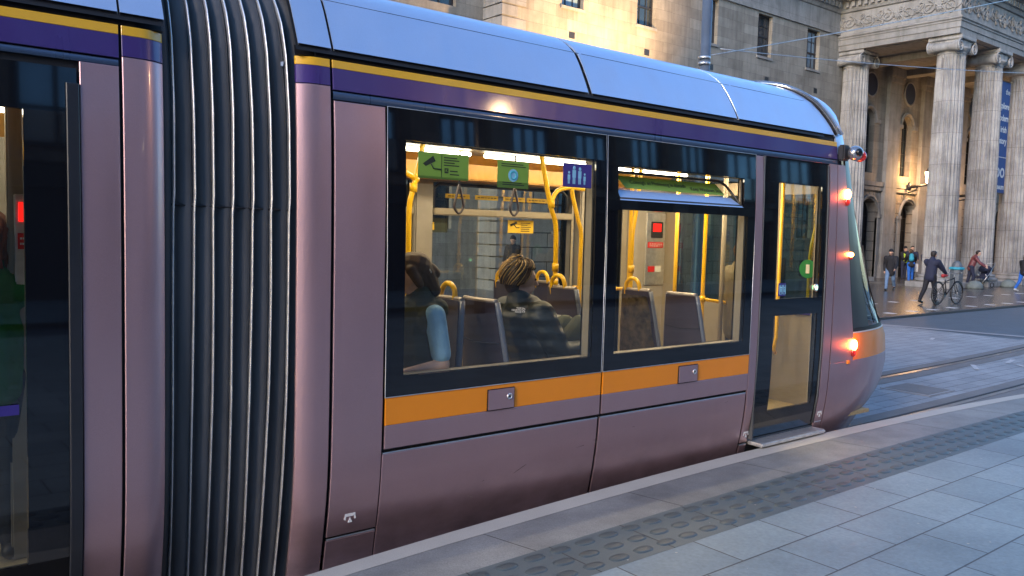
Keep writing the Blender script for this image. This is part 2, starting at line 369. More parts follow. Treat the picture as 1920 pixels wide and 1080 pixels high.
def noseL(z):
    k = round(z, 3)
    if k in _LC: return _LC[k]
    tgt = lerp_tab(KT, z); lo, hi = .05, 3.0
    for _ in range(24):
        L = (lo+hi)/2; mn = min(y/x for x, y in (nose_xy(i/40, z, L) for i in range(41)))
        if mn < tgt: hi = L
        else: lo = L
    _LC[k] = L; return L
def S(x, z, off=0, side=1):
    y = 3.72+prof(z)+off
    return Vector((x, y if side > 0 else 2*CY-y, z))
def SN(t, z, off=0):
    s_ = -1 if t < 0 else 1
    x, y = nose_xy(abs(t), z, noseL(z), off)
    return Vector((x, y if s_ > 0 else 2*CY-y, z))
tram = thing('tram', 'long mauve, silver and purple city tram with orange band standing at the stone platform', 'tram', (4, CY, 0))
def zsteps(z0, z1):
    zs = [z0]+[z for z, _ in ROOFP if z0+.015 < z < z1-.015]+[z1]
    out = []
    for a, b in zip(zs, zs[1:]):
        n = max(1, int((b-a)/.12)); out += [a+(b-a)*k/n for k in range(n)]
    return out+[z1]
def panel_mb(mb, x0, x1, z0, z1, off=0, side=1, dep=.014, ch=.003, fn=None, nx=None):
    fn = fn or (lambda x, z, o: S(x, z, o, side))
    zs = zsteps(z0, z1); n = nx or max(1, int((x1-x0)/.3)); xs = [x0+(x1-x0)*k/n for k in range(n+1)]
    # inner face inset by chamfer, outer rim pushed back
    def cl(v, a, b): return min(max(v, a), b)
    cx = ch*(x1-x0)/abs(x1-x0)
    face = [[fn(cl(x, x0+ch, x1-ch), cl(z, z0+ch, z1-ch), off) for z in zs] for x in xs]
    mb.grid(face, smooth=True)
    def ring(o, c):
        r = [fn(x, z0+c, o) for x in [cl(x, x0+c, x1-c) for x in xs]] + [fn(x1-c, z, o) for z in [cl(z, z0+c, z1-c) for z in zs[1:]]]
        r += [fn(x, z1-c, o) for x in [cl(x, x0+c, x1-c) for x in reversed(xs[:-1])]] + [fn(x0+c, z, o) for z in [cl(z, z0+c, z1-c) for z in reversed(zs[1:-1])]]
        return r
    mb.grid([ring(off, ch), ring(off+ch*.8, 0), ring(off+dep, 0)], closed_v=True, smooth=False)
    return mb
def P(name, m, x0, x1, z0, z1, off=0, side=1, label=None, parent=tram, **k):
    mb = MB(); panel_mb(mb, x0, x1, z0, z1, off, side, **k); o = mb.build(name, m, parent)
    if label: o['label'] = label
    return o
def frame_mb(mb, x0, x1, z0, z1, holes, off=0, side=1, fn=None):
    """flat skin with rectangular holes, with reveals"""
    fn = fn or (lambda x, z, o: S(x, z, o, side))
    xs = sorted({x0, x1, *[h[0] for h in holes], *[h[1] for h in holes]}); zs = sorted({z0, z1, *[h[2] for h in holes], *[h[3] for h in holes]})
    for xa, xb in zip(xs, xs[1:]):
        for za, zb in zip(zs, zs[1:]):
            if any(h[0] <= (xa+xb)/2 <= h[1] and h[2] <= (za+zb)/2 <= h[3] for h in holes): continue
            nz = max(1, int((zb-za)/.15)); nx_ = max(1, int((xb-xa)/.4))
            mb.grid([[fn(xa+(xb-xa)*i/nx_, za+(zb-za)*j/nz, off) for j in range(nz+1)] for i in range(nx_+1)])
    for (a, b, c, d) in list(holes)+[(x0, x1, z0, z1)]:
        n = 6; r = [(a, c+(d-c)*i/n) for i in range(n)]+[(a+(b-a)*i/n, d) for i in range(n)]+[(b, d-(d-c)*i/n) for i in range(n)]+[(b-(b-a)*i/n, c) for i in range(n)]
        mb.grid([[fn(x, z, off) for x, z in r], [fn(x, z, off+.012) for x, z in r]], closed_v=True, smooth=False)
    return mb
def glass_mb(x0, x1, z0, z1, off=.003, side=1):
    nz = max(1, int((z1-z0)/.15)); return MB().grid([[S(x, z0+(z1-z0)*j/nz, off, side) for j in range(nz+1)] for x in (x0, (x0+x1)/2, x1)])
# --- dark structural shell behind the panels (with window and door openings)
def shell(x0, x1, holes, side, name='inner_shell'):
    mb = MB(); frame_mb(mb, x0, x1, .22, 2.76, holes, .022, side); mb.build(name, 'black_gap', tram)
WH1 = (2.28, 3.65, 1.12, 2.35); WH2 = (3.85, 5.22, 1.12, 2.05); WH2T = (3.85, 5.17, 2.11, 2.325)
DH = (5.62, 6.23, 1.42, 2.32); DH2 = (5.62, 6.23, .54, 1.29)
shell(1.80, NX+.02, [WH1, WH2, WH2T, DH, DH2], 1)
FAR = [(3.95, 5.57, 1.14, 2.30), (2.2, 3.75, 1.14, 2.30), (5.62, 6.28, .54, 2.30)]
shell(1.80, NX+.02, FAR, -1)
shell(-6, .98, [(-.42, .555, .5, 2.32), (-2.6, -.9, 1.12, 2.32)], 1); shell(-6, .98, [(-.42, .555, .5, 2.32), (-2.6, -.9, 1.12, 2.32)], -1)
for side in (1, -1):
    f = 1
    # front module
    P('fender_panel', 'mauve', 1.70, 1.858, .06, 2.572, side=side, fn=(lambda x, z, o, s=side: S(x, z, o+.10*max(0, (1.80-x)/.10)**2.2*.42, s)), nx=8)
    P('fender_band', 'purple', 1.70, 1.858, 2.575, 2.662, side=side, fn=(lambda x, z, o, s=side: S(x, z, o+.10*max(0, (1.80-x)/.10)**2.2*.42, s)), nx=8, ch=.0015)
    P('fender_stripe', 'yellow_stripe', 1.70, 1.858, 2.663, 2.702, side=side, fn=(lambda x, z, o, s=side: S(x, z, o+.10*max(0, (1.80-x)/.10)**2.2*.42, s)), nx=8, ch=.0015)
    P('cantrail_band', 'purple', 1.872, NX-.003, 2.558, 2.662, side=side, ch=.0015); P('cantrail_stripe', 'yellow_stripe', 1.872, NX-.003, 2.663, 2.702, side=side, ch=.0015)
    mb = MB(); mb.grid([[S(x, 2.532+.02*math.sin(a), -.006*math.cos(a)+.008, side) for a in [-PI/2+PI*k/6 for k in range(7)]] for x in (1.872, 3, 4.2, 5.4, NX+.0)]); mb.build('rain_gutter', 'blue_rail', tram)
    P('side_panel', 'mauve', 1.876, 2.160, .318, 2.505, side=side)
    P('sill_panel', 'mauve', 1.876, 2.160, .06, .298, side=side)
    P('sill_trim', 'alu', 1.880, 2.155, .3005, .308, side=side, ch=.001, off=-.002)
    # waist
    for (a, b) in ((2.176, 3.745), (3.762, 5.312)):
        P('waist_band', 'orange', a, b, .868, 1.012, side=side, ch=.0015); P('waist_panel', 'mauve', a, b, .742, .866, side=side, ch=.002)
        P('skirt_panel', 'mauve', a-.01, b-.012, .06, .716, side=side); P('skirt_highlight', 'alu', a-.008, b-.014, .7175, .7235, side=side, off=-.001, ch=.001)  # thin bright strip paints in the highlight along the skirt lip
    if side > 0:
        P('pillar_panel', 'mauve', 5.318, 5.408, .318, 2.505, side=side); P('sill_panel', 'mauve', 5.318, 5.408, .06, .298, side=side); P('sill_trim', 'alu', 5.32, 5.405, .3005, .308, side=side, ch=.001, off=-.002)
        P('door_sill', 'dark_frame', 5.412, 6.331, .06, .335, off=.006); P('corner_panel', 'mauve', 6.335, NX-.002, .10, 2.515, side=side); P('sill_trim', 'alu', 6.345, 6.44, .355, .362, off=-.002, ch=.001)
    # rear module
    P('cantrail_band', 'purple', -6, .905, 2.566, 2.662, side=side, ch=.0015); P('cantrail_stripe', 'yellow_stripe', -6, .905, 2.663, 2.702, side=side, ch=.0015)
    rf = (lambda x, z, o, s=side: S(x, z, o+.042*max(0, (x-.99)/.10)**2.2, s))
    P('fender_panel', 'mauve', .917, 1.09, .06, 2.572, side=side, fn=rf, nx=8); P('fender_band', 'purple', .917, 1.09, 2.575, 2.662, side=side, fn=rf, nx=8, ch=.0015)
    P('fender_stripe', 'yellow_stripe', .917, 1.09, 2.663, 2.702, side=side, fn=rf, nx=8, ch=.0015)
    P('side_panel', 'mauve', .756, .903, .06, 2.53, side=side)
    P('side_panel', 'mauve', -.85, -.60, .22, 2.53, side=side)
    mb = MB(); mb.grid([[S(x, 2.545+.014*math.sin(a), -.006*math.cos(a)+.008, side) for a in [-PI/2+PI*k/6 for k in range(7)]] for x in (-6, .903)]); mb.build('rain_gutter', 'blue_rail', tram)
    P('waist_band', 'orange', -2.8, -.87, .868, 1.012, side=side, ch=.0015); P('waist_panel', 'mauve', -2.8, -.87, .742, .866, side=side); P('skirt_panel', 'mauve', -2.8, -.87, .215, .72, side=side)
# near windows: black printed border + clear pane
fr = frame_mb(MB(), 2.174, 3.742, 1.018, 2.508, [WH1], 0, 1).build('window', 'black_gloss', tram); glass_mb(*WH1).build('pane', 'tram_glass', fr)
fr2 = frame_mb(MB(), 3.758, 5.310, 1.018, 2.508, [WH2, WH2T], 0, 1).build('window', 'black_gloss', tram); glass_mb(*WH2).build('pane', 'tram_glass', fr2)
# bead round the panes
def bead(mb, a, b, c, d, off=-.001, r=.0022, side=1, fn=None):
    fn = fn or (lambda x, z: S(x, z, off, side))
    pts = [(a, c), (a, (c+d)/2), (a, d), ((a+b)/2, d), (b, d), (b, (c+d)/2), (b, c), ((a+b)/2, c), (a, c)]
    mb.tube([fn(*p) for p in pts], r, 5, cap=False)
bead(MB_ := MB(), 2.172, 3.744, 1.0155, 2.5105); bead(MB_, 3.756, 5.312, 1.0155, 2.5105); MB_.build('window_bead', 'strip_alu', tram)
# opened hopper pane in the second window, tipped inwards
x0, x1, z0, z1 = WH2T
mb = MB()
def hop(x, k, o=0):            # k 0 bottom..1 top
    return Vector((x, 3.735+.115*k+o, z0+.005+(z1-z0-.03)*k))
pth = [hop(x0+.02, .03), hop(x0+.02, .9), hop(x0+.05, 1), hop(x1-.16, 1), hop(x1-.09, .85), hop(x1-.012, .03), hop(x0+.02, .03)]
mb.tube(pth, .010, 8); hf = mb.build('hopper_frame', 'dark_frame', tram)
MB().add([hop(x0+.02, .0), hop(x1-.012, .0), hop(x1-.12, .97), hop(x0+.02, .97)], [(0, 1, 2, 3)]).build('hopper_pane', 'tram_glass', hf)
MB().prism([hop(x0+.02, 0, -.012)+Vector((0, 0, -.004)), hop(x1-.01, 0, -.012)+Vector((0, 0, -.004)), hop(x1-.10, .34, .0), hop(x0+.02, .34, .0)], (0, .006, 0)).build('hopper_sill', 'roof_silver', hf)
# notice on the hopper pane
MB().prism([hop(x0+.07, .86, -.004), hop(x1-.22, .86, -.004), hop(x1-.16, .42, -.004), hop(x0+.12, .42, -.004)], (0, -.002, 0)).build('hopper_notice', 'sign_green', hf)
sl_ = (hop(0, 1)-hop(0, 0)).normalized()
text('notice_lettering', 'Coinnigh an Fhuinneog le dúnadh', .042, 'sign_ink', hf, hop(x0+.46, .66, -.009), (1, 0, 0), sl_, ext=.0005)
text('notice_lettering', 'Keep Windows Shut', .042, 'sign_ink', hf, hop(x1-.36, .58, -.009), (1, 0, 0), sl_, ext=.0005)
# locking flaps on the orange band
for (a, b) in ((2.842, 3.03), (4.50, 4.70)):
    MB().add([], []).box((a-.004, 3.7155, .868), (b+.004, 3.725, .992), .002).build('flap_gap', 'black_gap', tram)
    fl = MB().box((a, 3.713, .872), (b, 3.726, .988), .002).build('locking_flap', 'mauve', tram)
    c = (b-.036, 3.713, .940); l = MB().lathe([(.019, 0), (.019, -.004), (.015, -.007), (.012, -.006), (.012, -.003)], c, 20, axis='y'); l.build('lock', 'alu', fl)
    MB().lathe([(.006, 0), (.006, -.006)], c, 6, axis='y').build('lock_core', 'black_gap', fl)
# --- door (double-glazed single leaf, black framed)
def leaf(x0, x1, z0, z1, h, nm, off):
    d = frame_mb(MB(), x0, x1, z0, z1, h, off, 1).build(nm, 'black_gloss', tram)
    for hh in h: glass_mb(*hh, off=off+.004).build('pane', 'tram_glass', d)
    return d
door = leaf(5.43, 6.30, .345, 2.505, [DH, DH2], 'door', .008)
MB().box((5.416, 3.735, .34), (5.428, 3.80, 2.51)).build('door_seal', 'rubber', tram)
mb = MB()
mb.tube([S(6.312, z, .002) for z in (.36, .6, 1, 1.6, 2.2, 2.5)], .007, 8); mb.tube([S(5.420, z, .002) for z in (.36, .6, 1, 1.6, 2.2, 2.5)], .006, 8); mb.build('door_seal', 'rubber', tram)
mb = MB(); mb.box((5.435, 3.655, .292), (6.33, 3.80, .322), .008); st = mb.build('door_step', 'strip_alu', tram)
ring = MB().lathe([(.030, 0), (.030, -.012), (.018, -.014), (.018, -.008)], (6.17, 3.722, 1.50), 20, axis='y').build('door_button', 'alu', door)
MB().lathe([(.0175, 0), (.0175, -.010)], (6.17, 3.722, 1.50), 16, axis='y').build('button_light', 'button_green', door)
sg = MB().box((5.652, 3.719, 1.445), (5.745, 3.7235, 1.545)).build('door_sticker', 'sign_blue', door)
for dx in (0, .045):
    mb = MB(); mb.tube([(5.665+dx, 3.7175, 1.46), (5.665+dx, 3.7175, 1.53), (5.695+dx, 3.7175, 1.53), (5.695+dx, 3.7175, 1.46), (5.665+dx, 3.7175, 1.46)], .003, 5); mb.ball((5.68+dx, 3.7175, 1.512), .006, 8, 6); mb.box((5.674+dx, 3.716, 1.475), (5.686+dx, 3.7185, 1.503)); mb.build('sticker_symbol', 'sign_lightblue', door)
rd = leaf(-.60, .745, .30, 2.50, [(-.42, .555, .5, 2.32)], 'door', .006)
P('door_edge', 'tramp_dark', .705, .752, .30, 2.44, off=-.006)
st = MB().box((.40, 3.716, 1.125), (.525, 3.7195, 1.165)).build('door_sticker', 'sign_blue', rd)
fr3 = frame_mb(MB(), -2.8, -.87, 1.018, 2.50, [(-2.6, -.98, 1.12, 2.32)], 0, 1).build('window', 'black_gloss', tram); glass_mb(-2.6, -.98, 1.12, 2.32).build('pane', 'tram_glass', fr3)
# far side windows and door
for (a, b, c, d) in FAR:
    fq = frame_mb(MB(), a-.10, b+.03, c-.10, 2.50, [(a, b, c, d)], 0, -1).build('window' if c > 1 else 'door', 'black_gloss', tram); glass_mb(a, b, c, d, side=-1).build('pane', 'far_glass', fq)
fq = frame_mb(MB(), -.60, .745, .30, 2.50, [(-.42, .555, .5, 2.32)], 0, -1).build('door', 'black_gloss', tram); glass_mb(-.42, .555, .5, 2.32, side=-1).build('pane', 'far_glass', fq)
P('side_panel', 'mauve', 6.33, NX-.002, .22, 2.505, side=-1)
# --- roof
ROOFX = [(1.70, 1.870), (1.884, 3.60), (3.632, 5.10), (5.122, 6.42)]
def roof_curve(z): return [(p, zz) for zz, p in ROOFP if zz > 2.80]
RC = [(.050, 2.757), (.078, 2.82), (.106, 2.88), (.140, 2.95), (.176, 3.012)]+[(p, zz) for zz, p in ROOFP if zz > 3.02]
def roofline(x, o=0):
    a = [Vector((x, 3.72+p+o, z)) for p, z in RC]; return a+[Vector((x, 2*CY-v.y, v.z)) for v in reversed(a[:-1])]
def roofend(z): return -.30*max(0, (z-2.76)/.45)**1.6      # rear of fairing leans back with height
def roof_panel(x0, x1, name='roof_fairing', lean0=0, lean1=0, m='roof_silver'):
    mb = MB(); n = 6; rows = []
    for i in range(n+1):
        x = x0+(x1-x0)*i/n; row = []
        for v in roofline(x): row.append(Vector((v.x+(lean1*i/n+lean0*(1-i/n))*roofend(v.z), v.y, v.z)))
        rows.append(row)
    inn0 = [v+Vector((.0, 0, -.012)) for v in rows[0]]; inn1 = [v+Vector((0, 0, -.012)) for v in rows[-1]]
    mb.grid(rows); mb.grid([inn0, rows[0]], smooth=False); mb.grid([rows[-1], inn1], smooth=False); o = mb.build(name, m, tram, recalc=True); return o
for i, (a, b) in enumerate(ROOFX): roof_panel(a, b, lean0=(0, 0, .12, .42)[i], lean1=(0, .12, .42, 1.35)[i])
roof_panel(-6, .905); roof_panel(.915, 1.09)
mb = MB()
for (a, b) in ((1.69, 6.42), (-6, 1.09)): mb.grid([[v+Vector((0, 0, -.03)) for v in roofline(a)], [v+Vector((-.15 if a > 0 else 0, 0, -.03)) for v in roofline(b)]])
mb.build('roof_liner', 'black_gap', tram)
mb = MB()     # longitudinal crease in the fairings
for (a, b) in ((1.88, 3.63), (3.65, 5.16), (5.18, 6.15), (-6, .9)):
    for sd_ in (1, -1):
        y = 3.72+prof(3.018)-.002; mb.tube([(a, y if sd_ > 0 else 2*CY-y, 3.018), (b, y if sd_ > 0 else 2*CY-y, 3.018)], .0022, 5)
mb.build('roof_crease', 'blue_rail', tram)
mb = MB()
for (a, b) in ((1.70, NX), (-6, 1.09)):
    for sd_ in (1, -1): mb.grid([[S(x, 2.705, .006, sd_), S(x, 2.707, .045, sd_), S(x, 2.756, .045, sd_)] for x in (a, b)])
mb.build('roof_gutter', 'black_gap', tram)
# --- front end
def NP(name, m, t0, t1, z0, z1, off=0, nx=None, mir=True, **k):
    ob = None; t0 = max(t0, .0008)
    for sg_ in ((1, -1) if mir else (1,)):
        mb = MB(); a, b = (t0, t1) if sg_ > 0 else (-t1, -t0)
        panel_mb(mb, a, b, z0, z1, off, fn=lambda t, z, o: SN(t, z, o), nx=nx or max(2, int(abs(t1-t0)*30)), **k); ob = mb.build(name, m, tram)
    return ob
TW = .115
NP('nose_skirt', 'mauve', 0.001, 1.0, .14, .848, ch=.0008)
NP('nose_band', 'orange', .085, 1.0, .850, 1.085, ch=.0006); NP('nose_side', 'mauve', 0.001, .0845, .850, 2.515, ch=.0006)
NP('windscreen_trim', 'sign_white', .086, 1.0, 1.087, 1.098, ch=.0005, off=-.003); NP('windscreen_trim', 'black_gap', .086, 1.0, 1.099, 1.13, ch=.0005)
NP('windscreen', 'windscreen_glass', .20, 1.0, 1.132, 2.60, off=.004, ch=.0005); NP('windscreen_post', 'tramp_dark', .086, .199, 1.132, 2.60, ch=.0005)
NP('nose_cap', 'roof_silver', .0, 1.0, 2.605, 3.20, off=.01, ch=.0005)
NP('nose_liner', 'black_gap', 0.0, .085, .25, 2.7, off=.03, ch=.0005)
# edge ring between roof fairing and nose
for (dx, r, m_) in ((.0, .010, 'black_gap'), (.040, .024, 'chrome_pod'), (.095, .016, 'roof_silver')):
    a = []
    for v in roofline(0): a.append(Vector((6.435+dx+1.35*roofend(v.z), v.y, v.z+(.012 if m_ != 'black_gap' else .0))))
    MB().tube(a, r, 8).build('nose_ring', m_, tram)
# side camera pod
pod = MB().ball((6.56, 3.655, 2.612), (.075, .060, .062), 20, 12).build('camera_pod', 'chrome_pod', tram)
MB().ball((6.53, 3.605, 2.615), (.038, .026, .035), 14, 8).build('camera_lens', 'black_gloss', pod)
MB().box((6.46, 3.70, 2.55), (6.56, 3.76, 2.68), .012).build('pod_bracket', 'tramp_dark', pod)
MB().ball((6.61, 3.640, 2.590), (.040, .055, .048), 14, 8).build('camera_pod_cap', 'lamp_red', pod)
# lamps along the corner of the nose
def nlamp(t, z, h, core=True, w_=.034):
    c = SN(t, z, -.012); e = MB().ball(c, (w_, .024, h), 16, 10).build('marker_lamp', 'lamp_core' if core else 'lamp_amber', tram)
    la = bpy.data.lights.new('marker_light', 'POINT'); la.energy = .16*min(1, (h/.045)**2); la.color = (1, .10, .03); la.shadow_soft_size = .03; lo = bpy.data.objects.new('marker_light', la); COL.objects.link(lo); lo.parent = e; lo.location = SN(t, z-.02, -.09)-world_loc(tram).translation
    b = SN(t, z-h*1.35, -.006); MB().ball(b, (w_*.85, .022, h*.8), 14, 8).build('marker_lens', 'lamp_red', e); return c
l1 = nlamp(.075, 2.275, .045); l2 = nlamp(.083, 1.77, .02, w_=.02); l3 = nlamp(.080, .985, .048)
MB().box((6.735, 3.718, .825), (6.775, 3.735, .855), .003).build('side_reflector', 'orange', tram)
# corner glazing bar and wiper seen against the windscreen
mb = MB(); mb.tube([SN(.30, 1.15, -.02), SN(.26, 1.5, -.02), SN(.235, 1.85, -.02)], .006, 6); mb.tube([SN(.235, 1.85, -.02), SN(.24, 1.35, -.022), SN(.33, 1.16, -.02)], .004, 6); mb.build('wiper', 'black_gap', tram)
# small white marks and feet on the sill
def jack(x, z=.39):
    y = 3.7165+prof(z)-.001
    mb = MB(); mb.box((x-.03, y-.001, z+.018), (x+.03, y+.003, z+.034)); mb.prism([(x-.013, y-.001, z-.014), (x+.013, y-.001, z-.014), (x, y-.001, z+.012)], (0, .003, 0))
    for s_ in (-1, 1): mb.prism([(x+s_*.03, y-.001, z+.018), (x+s_*.022, y-.001, z+.018), (x+s_*.026, y-.001, z+.0), (x+s_*.034, y-.001, z+.004)], (0, .003, 0))
    mb.build('jacking_mark', 'white_mark', tram)
jack(2.0, .395); jack(5.375, .375); jack(6.39, .415)
for x in (2.38, 3.42, 3.86, 4.85): MB().ball((x, 3.80, .262), (.007, .007, .007), 10, 6).build('sill_bolt', 'steel', tram)
MB().prism([(3.07, 3.7195+prof(.47), .462), (3.165, 3.7195+prof(.5), .507), (3.16, 3.7195+prof(.5), .501)], (0, .001, 0)).build('scratch', 'black_gap', tram)
# underframe, bogie shadows
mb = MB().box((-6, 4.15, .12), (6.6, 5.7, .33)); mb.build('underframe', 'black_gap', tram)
# --- bellows between the modules
BT = [(.02, .19), (.20, .16), (.40, .13), (.7, .10), (1.1, .072), (1.6, .060), (2.0, .060), (2.4, .075), (2.7, .115), (2.85, .16), (3.0, .25), (3.08, .36), (3.12, .55), (3.13, 1.2)]
def bell(off=0, bulge=0):
    pts = []
    zs = [.02+.08*i for i in range(32)]+[2.6, 2.7, 2.78, 2.86, 2.93, 3.0, 3.04, 3.08, 3.10, 3.12, 3.13]
    for z in zs: pts.append((3.72+smooth_tab(BT, z)+off, z))
    top = [(y, z) for y, z in pts]; return top+[(2*CY-y, z) for y, z in reversed(top[:-1])]
def bow(z): return 1-((z-1.7)/1.6)**2 if z < 3.3 else 0
BX0, NR, BSP = 1.135, 7, .0855
mb = MB(); rows = []; segn = 8
for i in range(-1, NR):
    for k in range(segn):
        u = k/segn; x = BX0+(i+u)*BSP+.004
        depth = .010+.050*(math.sin(PI*min(1, u*1.25))**.8 if u < .8 else 0)*-1+.050
        # fold: deep just after the strip, swelling towards the next one
        depth = .045*(1-u)**1.6*(1 if u > .04 else .25)+.012-.016*math.sin(PI*u)
        rows.append([Vector((x+.022*bow(z)*(i-2.5)/4*(1 if i > 2 else .3), y+(depth if y < CY else -depth) if z < 3.0 else y, z-(depth*.6 if z >= 3.0 else 0))) for y, z in bell()])
mb.grid(rows); bl = mb.build('bellows', 'rubber', tram)
for i in range(NR):
    x = BX0+i*BSP; w_ = .0036; rows = []
    for (dx, dp) in ((-w_, .028), (-w_, -.004), (0, -.010), (w_, -.004), (w_, .028)):
        row = []
        for y, z in bell():
            wob = .022*bow(z)*(i-2.5)/4*(1 if i > 2 else .3)+(.003 if z > 1.97 else 0)+.0025*math.sin(z*3+i*2)
            dd = dp-(.004 if 1.97 < z < 3.0 else 0)
            row.append(Vector((x+dx+wob, (y+dd) if y < CY else y-dd, z-(dp if z >= 3.05 else 0))))
        rows.append(row)
    MB().grid(rows).build('bellows_strip', 'strip_alu', bl)
mb = MB(); mb.tube([(BX0-.03, 3.795, 1.972), (BX0+.25, 3.79, 1.970), (BX0+NR*BSP-.05, 3.795, 1.966)], .006, 6); mb.build('bellows_seam', 'black_gap', bl)
MB().box((1.04, 4.15, .15), (1.75, 5.69, .4)).build('gangway_floor', 'black_gap', tram)
mb = MB()
for sd_ in (1, -1): mb.grid([[(x, y if sd_ > 0 else 2*CY-y, z) for y, z in [(4.25, .2), (4.05, .6), (3.92, 1.0), (3.90, 1.5), (3.92, 2.4), (4.02, 2.75), (4.3, 2.98), (CY, 3.04)]] for x in (1.02, 1.78)])
mb.build('bellows_inner', 'black_gap', tram)
mb = MB(); mb.prism([(1.60, 3.86, 2.66), (1.655, 3.83, 2.672), (1.65, 3.83, 2.648)], (0, .01, 0)); mb.build('bellows_clip', 'alu', bl)

# ---------------- tram interior
def inbox(name, m, a, b, bev=0, parent=tram, label=None):
    o = MB().box(a, b, bev).build(name, m, parent)
    if label: o['label'] = label
    return o
inbox('floor', 'tram_floor', (1.75, 3.80, .33), (7.3, 6.04, .36)); inbox('floor', 'tram_floor', (-6, 3.80, .33), (1.0, 6.04, .36))
inbox('ceiling', 'cream', (1.75, 4.05, 2.52), (6.9, 5.79, 2.56)); inbox('ceiling', 'cream', (-6, 4.05, 2.52), (1.0, 5.79, 2.56))
inbox('end_wall', 'grey_liner', (1.76, 3.80, .36), (1.80, 4.4, 2.5)); inbox('end_wall', 'grey_liner', (1.76, 5.5, .36), (1.80, 6.04, 2.5))
inbox('end_wall', 'grey_liner', (.98, 3.80, .36), (1.02, 4.4, 2.5)); inbox('end_wall', 'grey_liner', (.98, 5.5, .36), (1.02, 6.04, 2.5))
for (a, b) in ((1.78, 6.8), (-6, 1.0)):
    for s_ in (1, -1):
        f = lambda y: y if s_ > 0 else 2*CY-y
        mb = MB(); mb.grid([[(x, f(3.80), 2.345), (x, f(3.86), 2.36), (x, f(4.00), 2.47), (x, f(4.10), 2.525)] for x in (a, b)]); mb.build('coving', 'coving', tram)
# wall liners with window reveals
def liner(x0, x1, holes, side):
    f = (lambda y: y) if side > 0 else (lambda y: 2*CY-y)
    mb = MB(); fn = lambda x, z, o: Vector((x, f(3.825+(-o if o else 0)), z))
    frame_mb(mb, x0, x1, .36, 2.36, holes, 0, side, fn=fn)
    for (a, b, c, d) in holes:
        r = [(a, c), (a, d), (b, d), (b, c)]
        mb.grid([[Vector((x, f(3.825), z)) for x, z in r], [Vector((x, f(3.748+prof(z)), z)) for x, z in r]], closed_v=True, smooth=False)
    mb.build('wall_liner', 'cream', tram)
liner(1.80, 5.40, [WH1, (3.85, 5.22, 1.12, 2.325)], 1)
liner(1.80, 5.60, FAR[:2], -1); liner(6.29, 6.75, [], -1); liner(6.29, 6.75, [], 1)
liner(-6, -.62, [(-2.6, -.98, 1.12, 2.32)], 1); liner(.70, .98, [], 1); liner(.70, .98, [], -1); liner(-6, -.62, [(-2.6, -.98, 1.12, 2.32)], -1)
mb = MB()
for (a, b, c, d) in FAR[:2]:            # hopper frames in the far windows
    y = 6.06; mb.tube([(a+.03, y, 2.06), (a+.03, y, 2.24), (a+.09, y, 2.285), (b-.09, y, 2.285), (b-.03, y, 2.24), (b-.03, y, 2.06)], .016, 8)
mb.build('hopper_frame', 'dark_frame', tram)
for (a, b, c, d) in FAR[:2]: inbox('window_bar', 'cream', (a, 5.99, 2.015), (b, 6.09, 2.075), .008)
# lamps in the ceiling
for (xa, xb) in ((1.9, 3.9), (4.05, 6.55), (-5.8, -2.0), (-1.9, .9)):
    for y in (4.42, 5.42):
        tb = MB().tube([(xa, y, 2.492), (xb, y, 2.492)], .017, 8).build('ceiling_lamp', 'tube', tram)
        la = bpy.data.lights.new('ceiling_light', 'AREA'); la.shape = 'RECTANGLE'; la.size = xb-xa; la.size_y = .12; la.energy = (1.6 if xa > 0 else .28)*(xb-xa); la.color = (1, .74, .42)
        lo = bpy.data.objects.new('ceiling_light', la); COL.objects.link(lo); lo.parent = tb; lo.matrix_basis = world_loc(tb).inverted() @ Matrix.Translation(((xa+xb)/2, y, 2.465))
tb = MB().tube([(5.5, 4.92, 2.495), (6.7, 4.92, 2.495)], .02, 8).build('ceiling_lamp', 'tube', tram)  # extra vestibule lamp, added to brighten the door area
la = bpy.data.lights.new('ceiling_light', 'AREA'); la.shape = 'RECTANGLE'; la.size = 1.2; la.size_y = .2; la.energy = 6; la.color = (1, .74, .42)
lo = bpy.data.objects.new('ceiling_light', la); COL.objects.link(lo); lo.parent = tb; lo.matrix_basis = world_loc(tb).inverted() @ Matrix.Translation((6.1, 4.92, 2.46))
inbox('overhead_panel', 'coving', (2.9, 5.70, 2.31), (5.55, 5.98, 2.44), .01)
# poles
def pole(path, r=.0165, m='yellow_pole', name='grab_pole', parent=tram): return MB().tube(path, r, 12).build(name, m, parent)
def smooth_path(pts, n=5):
    pts = [Vector(p) for p in pts]; out = []
    for i in range(len(pts)-1):
        p0, p1, p2, p3 = pts[max(i-1, 0)], pts[i], pts[i+1], pts[min(i+2, len(pts)-1)]
        for k in range(n):
            t = k/n; out.append(.5*((2*p1)+(-p0+p2)*t+(2*p0-5*p1+4*p2-p3)*t*t+(-p0+3*p1-3*p2+p3)*t**3))
    return out+[pts[-1]]
pole(smooth_path([(3.10, 4.85, 2.52), (3.075, 4.85, 2.36), (3.02, 4.85, 2.15), (2.995, 4.85, 2.02), (2.995, 4.85, 1.6), (2.995, 4.85, .36)]), .019)
pole([(2.80, 4.85, 2.40), (2.93, 4.85, 2.28), (3.06, 4.85, 2.22)], .019)
pole(smooth_path([(4.15, 4.85, 2.52), (4.19, 4.85, 2.36), (4.265, 4.85, 2.10), (4.325, 4.85, 1.95), (4.335, 4.85, 1.7), (4.335, 4.85, 1.45), (4.335, 4.85, .36)]), .019)
pole(smooth_path([(4.27, 4.85, 2.12), (4.33, 4.85, 2.21), (4.45, 4.85, 2.245), (4.62, 4.85, 2.24)]), .018)
pole(smooth_path([(4.47, 4.85, 2.30), (4.50, 4.85, 2.17), (4.565, 4.85, 1.99), (4.60, 4.85, 1.88), (4.60, 4.85, 1.6), (4.60, 4.85, .36)]), .017)
